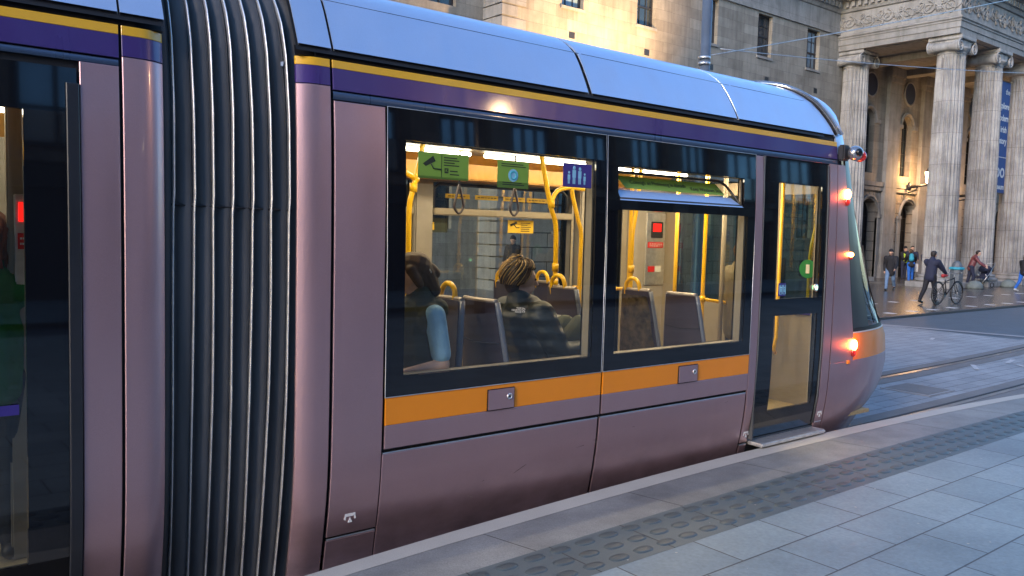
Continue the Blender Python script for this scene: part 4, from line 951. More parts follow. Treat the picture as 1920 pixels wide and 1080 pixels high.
for x in (36.95, 40.62, 44.1, 47.65):
    mb = MB().lathe([(.60, 0), (.60, -.04), (.54, -.07), (.50, -.03)], (x, WY, 9.02), 32, axis='y'); o = gp('roundel', 'stone_plain', mb); gp('roundel_plate', 'roundel_blue', MB().lathe([(.50, 0), (.50, -.035)], (x, WY, 9.02), 32, axis='y'), o)
gp('portico_floor', 'pavement_stone', MB().box((34.3, 16.6, .05), (XR, WY, .10)))
gp('inner_wall', 'black_gap', MB().box((16.3, WY+.7, 0), (XR, 28, 12)))
# banner hung between the second and third columns
bn = thing('banner', 'tall narrow dark blue museum banner hanging between the second and third tall fluted columns', 'banner', (40.2, 15.5, 9.0))
gp('banner_cloth', 'banner_blue', MB().box((39.30, 15.62, 4.15), (40.95, 15.65, 9.05)), bn); gp('banner_stripe', 'sign_white', MB().box((39.30, 15.612, 5.72), (40.95, 15.622, 5.75)), bn); gp('banner_batten', 'tramp_dark', MB().tube([(39.25, 15.63, 9.06), (41.0, 15.63, 9.06)], .03, 6).tube([(39.25, 15.63, 4.14), (41.0, 15.63, 4.14)], .03, 6), bn)
def bt(s, z, size, xr=40.92, b=.006): return text('banner_lettering', s, size, 'sign_white', bn, (xr, 15.612, z), (1, 0, 0), (0, 0, 1), 'RIGHT', .002, b)
bt('the', 8.62, .34); bt('explore', 7.98, .38, b=.01); bt('modern', 7.45, .38, b=.01); bt('irish', 6.95, .38, 40.80, .01); bt('history', 6.45, .38, 40.86, .01); bt('gpo', 5.12, .92, 40.88, .012); bt('museum', 4.42, .34, 40.90, .008)
# wall lanterns
def lantern(x, y0, y, z, lab, arm_m='tramp_dark', power=120):
    t = thing('wall_lantern', lab, 'lantern', (x, y0, z-.4), group=None)
    mb = MB(); mb.tube([(x, y0, z-.45), (x, (y0+y)/2, z-.40), (x, y, z-.34)], [.09, .06, .045], 8); mb.ball((x, y0-.05, z-.40), (.10, .10, .22), 10, 8); mb.tube(smooth_path([(x, y0, z-.7), (x, (y0*2+y)/3, z-.62), (x, (y0+y)/2, z-.44)]), .03, 6); mb.build('bracket', arm_m, t)
    MB().lathe([(.07, -.34), (.10, -.30), (.05, -.26)], (x, y, z), 10).lathe([(.17, .26), (.19, .28), (.08, .38), (.03, .46), (.01, .5)], (x, y, z), 8, smooth=False).build('lantern_cap', arm_m, t)
    g = MB().lathe([(.09, -.26), (.165, .255)], (x, y, z), 8, smooth=False).build('lantern_glass', 'lantern_glow', t)
    la = bpy.data.lights.new('lantern_light', 'POINT'); la.energy = power; la.color = (1, .54, .20); la.shadow_soft_size = .2
    lo = bpy.data.objects.new('lantern_light', la); COL.objects.link(lo); lo.parent = g; lo.matrix_basis = Matrix.Identity(4); lo.location = Vector((x, y+.30, z))-world_loc(g).translation
emis('lantern_glow', (1, .66, .36), 9)
lantern(40.60, WY-.2, 18.85, 4.95, 'lit black bracket lantern over the arched gate left of the corner column', power=60); lantern(45.15, WY-.2, 17.6, 4.72, 'lit black lantern shining between the second and third fluted columns', power=60)

# ================================================================== BUILDINGS ON THE NEAR SIDE (seen mirrored in the tram)
def block(label, x0, x1, y, h, wm, bay, col=False):
    t = thing('shop_building', label, 'building', ((x0+x1)/2, y, 0))
    def g(name, m, mb, parent=None): return mb.build(name, m, parent or t)
    g('wall', wm, MB().box((x0, y-8, .1), (x1, y-.35, h))); n = int((x1-x0)/bay); bw = (x1-x0)/n
    sh = MB().box((x0+.3, y-.36, .1), (x1-.3, y-.30, 3.3)); g('shopfront', 'tramp_dark', sh)
    g('fascia', 'dark_frame', MB().box((x0+.2, y-.42, 3.3), (x1-.2, y-.05, 4.0)))
    for i in range(n+1): g('pilaster', wm, MB().box((x0+i*bw-.42, y-.40, .1), (x0+i*bw+.42, y+(.25 if col else 0), h-.6)))
    for z in (4.2, 8.1, 11.9):
        if z > h-2: break
        g('string_course', wm, MB().box((x0, y-.38, z-.18), (x1, y+.12, z+.1)))
        for i in range(n):
            a, b = x0+i*bw+.62, x0+(i+1)*bw-.62; zt = min(z+3.3, h-1)
            f_ = MB().box((a, y-.34, z+.3), (a+.09, y-.26, zt)).box((b-.09, y-.34, z+.3), (b, y-.26, zt)).box((a, y-.34, zt-.09), (b, y-.26, zt)).box((a, y-.34, z+.3), (b, y-.26, z+.42)).box((a, y-.33, z+2.1), (b, y-.27, z+2.2))
            for q in (1/3, 2/3): f_.box((a+(b-a)*q-.05, y-.33, z+.3), (a+(b-a)*q+.05, y-.27, zt))
            fo = g('window', 'tramp_dark', f_); g('pane', 'mirror_pane', MB().add([(a, y-.33, z+.3), (b, y-.33, z+.3), (b, y-.33, zt), (a, y-.33, zt)], [(0, 1, 2, 3)]), fo)
    g('parapet', wm, MB().box((x0-.1, y-.5, h-.6), (x1+.1, y+.35, h-.1))); return t
block('pale stone shop building with wide windows between fluted piers behind the platform', -16, 13.5, -13.5, 15.5, 'opposite_brick', 3.3, True)
block('narrow stone shop building behind the platform, second along the street', 13.8, 28, -13.5, 13, 'ashlar', 2.8)
block('long stone shop building at the far end of the platform side', 28.3, 64, -13.8, 16, 'opposite_brick', 3.6)
block('stone shop building behind the rear of the tram platform', -46, -16.3, -13.6, 14, 'ashlar', 3.2)

# ================================================================== STREET FURNITURE
def street_lamp(label, x, y, z, arm, power, aim=None):
    t = thing('street_lamp', label, 'street lamp', (x, y, 0))
    MB().lathe([(.13, 0), (.13, .5), (.09, .6), (.07, z*.6), (.05, z)], (x, y, .05), 16).build('post', 'tramp_dark', t)
    MB().tube(smooth_path([(x, y, z), (x+arm[0]*.3, y+arm[1]*.3, z+.35), (x+arm[0], y+arm[1], z+.30)]), .035, 8).build('arm', 'tramp_dark', t)
    h = MB().lathe([(.05, .22), (.16, .12), (.20, .0), (.18, -.02)], (x+arm[0], y+arm[1], z+.15), 16).build('lamp_head', 'tramp_dark', t)
    g = MB().ball((x+arm[0], y+arm[1], z+.10), (.15, .15, .09), 14, 8).build('lamp_lens', 'lamp_street', t)
    la = bpy.data.lights.new('street_light', 'SPOT' if aim else 'POINT'); la.energy = power
    if aim: la.spot_size = math.radians(125); la.spot_blend = .8
    la.energy = power; la.color = (1, .62, .30); la.shadow_soft_size = .12
    lo = bpy.data.objects.new('street_light', la); COL.objects.link(lo); lo.parent = g; p_ = Vector((x+arm[0], y+arm[1]+(.3 if aim else 0), z-(-.1 if aim else .12))); lo.location = p_-world_loc(g).translation
    if aim: lo.rotation_euler = (p_-Vector(aim)).to_track_quat('Z', 'Y').to_euler()
    return t
emis('lamp_street', (1, .72, .42), 25)
street_lamp('lit street lamp close to the stone wall behind the tram', 19.6, 16.3, 5.9, (.2, .15), 1350, aim=(18.8, 20.0, 9.0))
street_lamp('lit street lamp standing at the back of the platform', 10.9, -7.2, 6.3, (0, 1.1), 75)
pt = thing('wire_pole', 'tall grey steel pole carrying the tram wires behind the tram roof', 'pole', (11.86, 9.5, 0))
MB().lathe([(.13, 0), (.13, .6), (.095, .7), (.085, 9)], (11.86, 9.5, .0), 20).build('pole_shaft', 'pole_grey', pt)
for z in (5.0, 4.90): MB().lathe([(.105, -.022), (.105, .022)], (11.84, 9.5, z), 20).build('pole_band', 'strip_alu', pt)
def wire(label, a, b, sag, r=.009):
    a, b = Vector(a), Vector(b); o = MB().tube([a.lerp(b, k/24)-Vector((0, 0, sag*4*(k/24)*(1-k/24))) for k in range(25)], r, 5).build('overhead_wire', 'strip_alu'); tag(o, label, 'wire', 'span wires in front of the portico'); return o

# ================================================================== PEOPLE
def cap_mb(mb, p0, r0, p1, r1, n=12, sq=None):
    p0, p1 = Vector(p0), Vector(p1); d = p1-p0; L_ = d.length; d = d.normalized() if L_ > 1e-6 else Vector((0, 0, 1)); a = d.orthogonal().normalized(); b = d.cross(a); rows = []
    for i in range(1, 5): ph = PI/2*(1-i/4.0); rows.append((p0-d*r0*math.sin(ph), max(r0*math.cos(ph), .0005)))
    rows = [(p0-d*r0*.999, .0008)]+rows
    for i in range(0, 4): ph = PI/2*i/4; rows.append((p1+d*r1*math.sin(ph), r1*math.cos(ph)))
    rows.append((p1+d*r1*.999, .0008))
    vs_ = []
    for c, r in rows: vs_.append([c+(a*math.cos(2*PI*k/n)+b*math.sin(2*PI*k/n))*r for k in range(n)])
    o = len(mb.v); mb.grid(vs_, closed_v=True); mb.f += [tuple(o+k for k in reversed(range(n))), tuple(o+(len(rows)-1)*n+k for k in range(n))]; mb.smooth += [True, True]
def blob(name, prims, vox, material, parent, smooth=4):
    """capsules ('c',p0,r0,p1,r1) and ellipsoids ('e',c,r) fused into one continuous surface"""
    mb = MB()
    for p in prims:
        if p[0] == 'c': cap_mb(mb, *p[1:])
        else: mb.ball(p[1], p[2], 16, 10)
    o = mb.build(name, material, None)
    m = o.modifiers.new('r', 'REMESH'); m.mode = 'VOXEL'; m.voxel_size = vox; m.use_smooth_shade = True
    if smooth: s_ = o.modifiers.new('s', 'SMOOTH'); s_.iterations = smooth; s_.factor = .6
    dg = bpy.context.evaluated_depsgraph_get(); dg.update(); me = bpy.data.meshes.new_from_object(o.evaluated_get(dg))
    bpy.data.objects.remove(o); o = bpy.data.objects.new(name, me); COL.objects.link(o); me.name = name
    if parent is not None: me.transform(world_loc(parent).inverted()); o.parent = parent
    if not me.materials: me.materials.append(M[material])
    for p in me.polygons: p.use_smooth = True
    return o
for nm, c, r in (('skin', (.55, .32, .22), .5), ('skin_pale', (.62, .40, .30), .5), ('hair_dark', (.018, .012, .010), .6), ('hair_auburn', (.16, .04, .015), .6), ('hair_blond', (.48, .30, .10), .5), ('hair_brown', (.07, .035, .015), .6),
                 ('cloth_black', (.012, .012, .016), .8), ('cloth_navy', (.018, .022, .05), .8), ('denim', (.13, .21, .34), .85), ('denim_bright', (.02, .13, .50), .85), ('cloth_olive', (.045, .05, .025), .8), ('cloth_khaki', (.12, .10, .06), .85),
                 ('hivis', (.55, .75, .05), .6), ('cloth_maroon', (.16, .045, .05), .45), ('cloth_red', (.42, .03, .03), .7), ('cloth_green', (.012, .13, .03), .8), ('cloth_teal', (.03, .30, .42), .7), ('cloth_lightblue', (.28, .50, .66), .85), ('cloth_lilac', (.42, .30, .58), .85),
                 ('leather', (.02, .018, .016), .4), ('trainer', (.65, .65, .65), .6), ('cloth_grey', (.10, .10, .11), .85), ('eye', (.01, .01, .01), .2), ('puffer', (.013, .020, .021), .5), ('bin_grey', (.10, .12, .14), .5), ('dome_stone', (.16, .19, .18), .8)):
    mat(nm, c, r, var=.18, scale=9, bmp=.2, bscale=90)
b_ = M['puffer'].node_tree.nodes['Principled BSDF']; ntp = M['puffer'].node_tree
wv = ntp.nodes.new('ShaderNodeTexWave'); wv.bands_direction = 'Z'; wv.inputs['Scale'].default_value = 3.4; wv.inputs['Distortion'].default_value = 2.5; wv.inputs['Detail'].default_value = 2
tcn = ntp.nodes.new('ShaderNodeTexCoord'); ntp.links.new(tcn.outputs['Object'], wv.inputs['Vector']); bump(ntp, b_, wv.outputs['Fac'], .5, .03)
def human(label, loc, rz, H=1.72, lean=0, thigh=(0, 0), knee=(0, 0), arm=((0, .12), (0, .12)), elbow=(.2, .2), headyaw=0, headpitch=0, skin='skin', hair='hair_dark', hairstyle='short', top=('cloth_black', 'coat'),
          legs='denim', shoes='leather', vox=.016, fingers=True, sit=None, group=None, extra=None):
    s = H/1.75; t = thing('person', label, 'person', loc, rz, group)
    R0 = Matrix.Translation(Vector(loc)) @ Matrix.Rotation(rz, 4, 'Z')
    W = lambda p: R0 @ (Vector(p)*s)
    hz = sit/s if sit is not None else None
    def legj(i):
        a = thigh[i]; k = knee[i]; sx = .09*(1 if i == 0 else -1)
        hip = Vector((sx, 0, 0)); kn = hip+Vector((0, math.sin(a), -math.cos(a)))*.43; b = a-k; an = kn+Vector((0, math.sin(b), -math.cos(b)))*.42; return hip, kn, an, b
    J = [legj(0), legj(1)]; low_ = min(j[2].z for j in J)-.07
    if hz is None: hz = -low_
    o = Vector((0, 0, hz)); J = [(a+o, b+o, c+o, d) for a, b, c, d in J]
    up = lambda d, x=0, y=0: Vector((x, y*math.cos(lean)+d*math.sin(lean), hz+d*math.cos(lean)-y*math.sin(lean)))
    neck = up(.50); hc = up(.66, 0, .02)+Vector((0, .02, 0)); HR = Matrix.Rotation(headyaw, 3, 'Z') @ Matrix.Rotation(-headpitch-lean*.3, 3, 'X')
    hp = lambda x, y, z: hc+HR @ Vector((x, y, z))
    arms = []
    for i in (0, 1):
        sx = 1 if i == 0 else -1; sh_ = up(.44, sx*.185); a, out = arm[i]; a += lean*.3
        d1 = Vector((sx*math.sin(out), math.sin(a)*math.cos(out), -math.cos(a)*math.cos(out))); el = sh_+d1*.29
        a2 = a+elbow[i]; d2 = Vector((sx*math.sin(out)*.2-sx*.10*min(1, elbow[i]), math.sin(a2), -math.cos(a2))).normalized(); wr = el+d2*.25; arms.append((sh_, el, wr, d2, sx))
    B = []
    c = lambda p0, r0, p1, r1: B.append(('c', W(p0), r0*s, W(p1), r1*s))
    c(up(.02), .13, up(.22), .115); c(up(.22), .12, up(.40), .14); c(up(.40, -.10), .085, up(.40, .10), .085); c(up(.46, 0), .06, hc, .052)
    c(hp(0, -.012, .035), .088, hp(0, .015, .02), .084); c(hp(0, .02, .0), .070, hp(0, .045, -.055), .046)
    c(hp(0, .098, .008), .009, hp(0, .112, -.022), .013); c(hp(-.018, .088, -.048), .011, hp(.018, .088, -.048), .011); c(hp(-.03, .085, .035), .012, hp(.03, .085, .035), .012)
    for sx in (-1, 1): c(hp(sx*.084, .0, .015), .014, hp(sx*.088, -.008, -.018), .012)
    for hip, kn, an, b in J:
        c(hip, .088, kn, .058); c(kn, .056, kn.lerp(an, .35), .056); c(kn.lerp(an, .35), .056, an, .040)
        fd = Vector((0, math.cos(b*.6), math.sin(b*.6))); c(an+Vector((0, -.03, -.03)), .036, an+fd*.15+Vector((0, 0, -.04)), .030)
    for sh_, el, wr, d2, sx in arms:
        c(sh_, .055, el, .042); c(el, .041, wr, .028); n_ = Vector((sx, 0, 0)); pc = wr+d2*.055; side_ = d2.cross(n_).normalized()
        c(wr+d2*.02, .030, wr+d2*.075, .032)
        if fingers:
            for q in range(4):
                f0 = wr+d2*.085+side_*(q-1.5)*.019; ln = (.032, .038, .035, .026)[q]; f1 = f0+d2*ln-n_*.006; f2 = f1+(d2*.7-n_*.6).normalized()*ln*.8; c(f0, .0095, f1, .009); c(f1, .009, f2, .0075)
            c(wr+d2*.035+side_*.028, .012, wr+d2*.075+side_*.055-n_*.01, .009)
    blob('body', B, vox*s if vox > .01 else vox, skin, t, 3)
    # face details
    e = MB(); [e.ball(W(hp(sx*.031, .094, .012)), .0085*s, 8, 6) for sx in (-1, 1)]; e.build('eyes', 'eye', t)
    # trousers and shoes
    Tt = []; c2 = lambda L_, p0, r0, p1, r1: L_.append(('c', W(p0), r0*s, W(p1), r1*s)); c2(Tt, up(-.01, -.04), .135, up(.12, 0), .125); c2(Tt, up(-.01, .04), .135, up(.12, 0), .125)
    Sh = []
    for hip, kn, an, b in J:
        c2(Tt, hip, .105, kn, .073); c2(Tt, kn, .073, an+Vector((0, 0, .03)), .058); fd = Vector((0, math.cos(b*.6), math.sin(b*.6)))
        c2(Sh, an+Vector((0, -.035, -.03)), .046, an+fd*.16+Vector((0, 0, -.036)), .040); c2(Sh, an+Vector((0, 0, .0)), .047, an+Vector((0, 0, -.02)), .047)
    blob('trousers', Tt, vox*s, legs, t, 3); blob('shoes', Sh, vox*s*.8, shoes, t, 2)
    # top garment
    m_, kind = top; th = .035 if kind in ('coat', 'puffer') else .018 if kind in ('jacket',) else .010; Jk = []
    hem = -.16 if kind == 'coat' else -.06
    c2(Jk, up(hem, -.03), .125+th*.6, up(.22, -.02), .125+th); c2(Jk, up(hem, .03), .125+th*.6, up(.22, .02), .125+th); c2(Jk, up(.22), .125+th, up(.40), .145+th*.6); c2(Jk, up(.405, -.12), .078+th, up(.405, .12), .078+th)
    if kind in ('coat', 'puffer', 'jacket'): c2(Jk, up(.47, 0, -.02), .085+th*.4, up(.53, 0, -.012), .075+th*.3)
    if kind in ('coat', 'puffer'): c2(Jk, up(.46, -.06, -.08), .055, up(.46, .06, -.08), .055)
    for sh_, el, wr, d2, sx in arms:
        if kind == 'vest': continue
        if kind == 'tee': c2(Jk, sh_, .064, sh_.lerp(el, .78), .060); continue
        c2(Jk, sh_, .062+th, el, .050+th*.8); c2(Jk, el, .050+th*.8, wr-d2*.01, .036+th*.5)
    blob({'coat': 'coat', 'puffer': 'puffer_jacket', 'jacket': 'jacket', 'tee': 'tee_shirt', 'vest': 'vest'}[kind], Jk, vox*s, m_, t, 4)
    Hr = []; h2 = lambda p0, r0, p1, r1: Hr.append(('c', W(p0), r0*s, W(p1), r1*s))
    if hairstyle != 'none':
        h2(hp(0, -.030, .045), .094, hp(0, -.005, .062), .083); h2(hp(0, -.045, .01), .080, hp(0, -.045, -.04), .060)
        if hairstyle == 'long': h2(hp(0, -.06, 0), .075, hp(0, -.085, -.20), .050); [h2(hp(sx*.07, -.02, .02), .035, hp(sx*.075, -.02, -.16), .030) for sx in (-1, 1)]
        if hairstyle == 'bun': h2(hp(0, -.105, .01), .036, hp(0, -.125, -.03), .034); [h2(hp(sx*.072, .015, .045), .034, hp(sx*.078, -.005, -.05), .026) for sx in (-1, 1)]; h2(hp(0, -.07, -.02), .066, hp(0, -.085, -.12), .045)
        if hairstyle == 'pony': h2(hp(0, -.11, .04), .034, hp(0, -.16, -.12), .024)
        if hairstyle == 'hat': h2(hp(0, -.0, .05), .096, hp(0, .0, .07), .09); h2(hp(-.03, .10, .055), .012, hp(.03, .10, .055), .012)
        blob('hair' if hairstyle != 'hat' else 'cap', Hr, max(vox*s*.7, .006), hair, t, 2)
    if extra: extra(t, W, up, hp, arms, s)
    return t
G0 = .05
def fz(dx, dy): return math.atan2(-dx, dy)      # heading for facing direction
# --- pedestrians by the portico
human('person in a black hooded coat and blue jeans striding left past the portico', (30.2, 15.2, G0), fz(-.9, -.25), 1.60, lean=.05, thigh=(.42, -.30), knee=(.25, .35), arm=((-.3, .15), (.3, .15)), elbow=(.5, .6), top=('cloth_black', 'coat'), legs='denim', hairstyle='hat', hair='cloth_black')
def vest_x(t, W, up, hp, arms, s):
    blob('hivis_vest', [('c', W(up(.02)), .158*s, W(up(.24)), .158*s), ('c', W(up(.24)), .158*s, W(up(.36)), .162*s), ('c', W(up(.40, -.10)), .105*s, W(up(.40, .10)), .105*s)], .02, 'hivis', t, 2)
human('person in a bright yellow safety vest over black clothes beside the arched gate', (39.3, 19.15, G0), fz(-.3, -.9), 1.62, arm=((.5, .2), (.3, .15)), elbow=(.9, .7), top=('cloth_black', 'jacket'), legs='cloth_navy', hairstyle='hat', hair='cloth_black', extra=vest_x)
def pack_x(t, W, up, hp, arms, s):
    blob('backpack', [('c', W(up(.16, 0, -.20)), .12*s, W(up(.36, 0, -.19)), .11*s)], .02, 'cloth_teal', t, 2)
    mb = MB(); q = arms[0][2]; mb.prism([W((q.x-.16, q.y, q.z-.52)), W((q.x+.16, q.y, q.z-.50)), W((q.x+.15, q.y, q.z-.10)), W((q.x-.14, q.y, q.z-.10))], (.02, .05, 0)); o_ = mb.build('shopping_bag', 'sign_white', t)
human('person with a teal backpack and a white shopping bag stooping by the portico column', (37.6, 18.0, G0), fz(.8, .5), 1.60, lean=.45, thigh=(.5, -.1), knee=(.6, .2), arm=((.6, .2), (.5, .1)), elbow=(.5, .6), top=('cloth_black', 'jacket'), legs='denim_bright', hair='hair_brown', extra=pack_x)
human('person in a dark coat with white scarf standing behind the backpack wearer', (38.7, 18.5, G0), fz(-.7, -.5), 1.66, arm=((.4, .1), (.5, .1)), elbow=(.9, .8), top=('cloth_navy', 'coat'), legs='cloth_black', extra=lambda t, W, up, hp, arms, s: blob('scarf', [('c', W(up(.50, -.05, .07)), .035, W(up(.28, .03, .15)), .035)], .02, 'sign_white', t, 1))
human('person in a purple coat close against the left of the corner column', (38.9, 17.95, G0), fz(-.6, -.7), 1.52, arm=((.5, .1), (.4, .1)), elbow=(.9, .8), top=('cloth_navy', 'puffer'), legs='cloth_black', hair='hair_dark')
human('person in a maroon leather jacket bending forward between the first two columns', (36.55, 15.0, G0), fz(.5, -.8), 1.62, lean=.35, thigh=(.25, -.1), knee=(.3, .1), arm=((.5, .15), (.7, .15)), elbow=(.4, .3), top=('cloth_maroon', 'jacket'), legs='cloth_navy', skin='skin_pale')
human('person in a long red coat half hidden between the second and third columns', (44.6, 18.1, G0), fz(-.5, -.8), 1.68, top=('cloth_red', 'coat'), legs='cloth_red', hair='hair_dark')
human('person in a black jacket and bright blue trousers walking at the right edge', (35.85, 12.75, G0), fz(.85, -.3), 1.52, lean=.06, thigh=(.35, -.25), knee=(.15, .35), arm=((-.4, .25), (.35, .2)), elbow=(.2, .3), top=('cloth_black', 'jacket'), legs='denim_bright', shoes='trainer', hair='hair_brown', hairstyle='long')
human('person in a dark flat cap standing by the stone wall, seen through the tram window', (15.55, 19.3, G0), fz(-.8, -.5), 1.72, top=('cloth_black', 'jacket'), legs='cloth_grey', hairstyle='hat', hair='cloth_black', arm=((.3, .1), (.5, .1)), elbow=(.6, .9))
human('person in a black coat with lime trim walking beyond the far tram door', (17.9, 18.2, G0), fz(.8, .2), 1.74, thigh=(.35, -.2), knee=(.2, .3), top=('cloth_black', 'coat'), legs='cloth_black', arm=((-.2, .1), (.3, .1)), elbow=(.3, .5), extra=lambda t, W, up, hp, arms, s: blob('sleeve_trim', [('c', W(arms[1][0]), .075, W(arms[1][0].lerp(arms[1][1], .15)), .075)], .02, 'hivis', t, 1))
human('person in a dark padded jacket pushing a bicycle across the road', (25.1, 11.42, G0), fz(1, -.1), 1.64, lean=.14, thigh=(.28, -.30), knee=(.10, .30), arm=((.75, .12), (.85, .12)), elbow=(.15, .15), top=('cloth_navy', 'puffer'), legs='cloth_black', hair='hair_dark')
# --- bicycle
bk_ = thing('bicycle', 'black bicycle with a red saddle pushed by the person in the dark padded jacket', 'bicycle', (25.5, 11.08, G0), math.radians(-6))
BM = Matrix.Translation((25.5, 11.08, G0)) @ Matrix.Rotation(math.radians(-6), 4, 'Z') @ Matrix.Scale(.97, 4)
def bw_(p): return BM @ Vector(p)
for x in (-.52, .52):
    mb = MB(); mb.tube([bw_((x+.33*math.cos(a), 0, .345+.33*math.sin(a))) for a in [2*PI*k/36 for k in range(37)]], .019, 8); wh = mb.build('wheel', 'leather', bk_)
    mb = MB()
    for k in range(20): a = 2*PI*k/20; mb.tube([bw_((x, 0.02*(-1)**k, .345)), bw_((x+.315*math.cos(a+.12), 0, .345+.315*math.sin(a+.12)))], .0022, 4)
    mb.build('spokes', 'steel', wh); MB().tube([bw_((x, -.045, .345)), bw_((x, .045, .345))], .022, 8).build('hub', 'steel', wh)
    MB().tube([bw_((x+.36*math.cos(a), 0, .345+.36*math.sin(a))) for a in [PI*(.25 if x < 0 else .1)+PI*.6*k/12 for k in range(13)]], .012, 6).build('mudguard', 'cloth_black', bk_)
mb = MB(); bb = (-.07, 0, .30); st_ = (-.17, 0, .78); hd0, hd1 = (.36, 0, .64), (.33, 0, .80)
for a, b in ((bb, (-.16, 0, .74)), (bb, hd0), ((-.155, 0, .70), hd1), (hd0, hd1)): mb.tube([bw_(a), bw_(b)], .017, 8)
for sy in (-.04, .04): mb.tube([bw_((-.52, sy, .345)), bw_(bb)], .009, 6); mb.tube([bw_((-.52, sy, .345)), bw_((-.15, 0, .70))], .008, 6); mb.tube([bw_((.52, sy, .345)), bw_((.40, sy*.7, .60)), bw_(hd0)], .011, 6)
mb.build('frame', 'cloth_black', bk_)
MB().tube([bw_((-.16, 0, .72)), bw_((-.19, 0, .86))], .012, 8).build('seat_post', 'steel', bk_); mb = MB(); cap_mb(mb, bw_((-.30, 0, .88)), .055, bw_((-.05, 0, .885)), .022); mb.build('saddle', 'cloth_red', bk_)
MB().tube(smooth_path([bw_((.22, -.28, .98)), bw_((.33, -.20, .97)), bw_((.33, 0, .93)), bw_((.33, .20, .97)), bw_((.22, .28, .98))]), .012, 8).tube([bw_(hd1), bw_((.33, 0, .94))], .014, 8).build('handlebar', 'steel', bk_)
MB().lathe([(.09, -.008), (.09, .008)], (0, 0, 0), 18, axis='y').xf(BM @ Matrix.Translation((-.07, .05, .30))).build('chain_ring', 'steel', bk_)
MB().tube([bw_((-.07, .07, .30)), bw_((.02, .07, .16))], .008, 6).box((0, 0, 0), (.001, .001, .001)).build('pedal_crank', 'steel', bk_)
# --- litter bin and stone domes
lb = thing('litter_bin', 'grey litter bin with a blue rim and pointed lid in front of the corner column', 'bin', (32.3, 13.75, G0))
mb = MB().lathe([(.21, 0), (.22, .03), (.24, .82), (.20, .86)], (32.3, 13.75, G0), 8, smooth=False); mb.build('bin_body', 'bin_grey', lb)
MB().lathe([(.27, .84), (.28, .87), (.27, .92), (.22, .93)], (32.3, 13.75, G0), 8, smooth=False).build('bin_rim', 'cloth_teal', lb); MB().lathe([(.20, .93), (.20, .96), (.14, 1.10), (.02, 1.17)], (32.3, 13.75, G0), 8, smooth=False).build('bin_lid', 'bin_grey', lb)
for (x, y, lab) in ((35.45, 14.35, 'low grey stone dome at the foot of the corner column'), (38.5, 14.25, 'low grey stone dome at the foot of the second column')):
    o = MB().lathe([(.30, 0), (.30, .08), (.27, .20), (.18, .29), (.07, .33), (.01, .335)], (x, y, G0), 20).build('stone_dome', 'dome_stone'); tag(o, lab, 'bollard', 'stone domes along the portico')
wire('pale thin wire from the grey pole up to the carved frieze', (11.84, 9.45, 5.03), (26.5, 8.7, 9.0), .05); wire('pale thin wire passing in front of the fluted corner column', (15.5, 12.0, 6.1), (30.5, 9.2, 7.2), .12)
wire('thin wire crossing the top of the portico corner', (20.0, 9.0, 8.0), (34.0, 9.0, 12.6), .1)

# --- passengers
FZ = .36
def pass2(t, W, up, hp, arms, s):
    # braids rolled up over the crown
    rnd = random.Random(3)
    for tone, m_ in ((0, 'hair_blond'), (1, 'hair_dark'), (2, 'hair_brown')):
        mb = MB()
        for k in range(132):
            if k % 3 != tone: continue
            a0 = 2*PI*k/132; zr = .052 if math.sin(a0) > .35 else -.035+.05*max(0, math.sin(a0)); lay = rnd.uniform(0, .012); tw = 1.5+rnd.uniform(-.2, .2); pts = []
            for i in range(11):
                u = i/10; a = a0+tw*u; phi = (PI/2-.45*(zr/.06)*.8)*(1-u)+.26*u; r = .101+lay+.012*math.sin(PI*u)
                pts.append(W(hp(.93*r*math.sin(phi)*math.cos(a), -.018+1.02*r*math.sin(phi)*math.sin(a)-.02*u, .012+zr*.5*(1-u)+1.18*r*math.cos(phi)+.002*math.sin(25*u+k))))
            mb.tube(pts, [.0044*s*(.7+.5*math.sin(PI*min(1, .15+i/10))) for i in range(11)], 5)
        for k in range(15):
            if k % 3 != tone: continue
            a0 = 2*PI*k/15; mb.tube([W(hp(.050*math.cos(a0+u*2.8)*(1-.35*u), -.038+.050*math.sin(a0+u*2.8)*(1-.35*u), .118+.040*u+.004*math.sin(k))) for u in [i/7 for i in range(8)]], .0095*s, 5)
        mb.build('braids', m_, t)
    # mirrored side of the rolled braids
    MB().box(W(hp(-.018, -.05, .165)), W(hp(.018, -.02, .20)), .004).build('hair_clip', 'cloth_black', t)
    MB().ball(W(hp(-.090, .004, -.018)), (.008, .008, .010), 8, 6).build('earbud', 'sign_white', t)
    ph = arms[1][2]+arms[1][3]*.08; c_ = W(ph)+Vector((0, .0, .02)); MB().box((c_.x-.004, c_.y-.035, c_.z-.05), (c_.x+.006, c_.y+.035, c_.z+.085), .003).build('phone', 'sign_white', t)
w2 = human('passenger in a dark padded jacket with rolled blond braids, knees up, holding a phone', (3.60, 4.17, 0), fz(1, -.03), 1.74, lean=-.32, thigh=(2.42, 2.36), knee=(2.30, 2.35), arm=((.60, .14), (.70, .10)), elbow=(1.15, 1.2), headyaw=-.50, headpitch=.16, skin='skin_pale', hair='hair_brown', hairstyle='short',
           top=('puffer', 'puffer'), legs='cloth_olive', shoes='trainer', vox=.0085, sit=.95, extra=pass2)
def on_surface(obj_root, part, p, d):
    """nearest hit of a ray on a part, in world space"""
    from mathutils.bvhtree import BVHTree
    o = next(c for c in kids(obj_root) if c.name.startswith(part)); mw = world_loc(o); bv = BVHTree.FromPolygons([mw @ v.co for v in o.data.vertices], [tuple(q.vertices) for q in o.data.polygons])
    return bv.ray_cast(Vector(p), Vector(d).normalized())[:2]
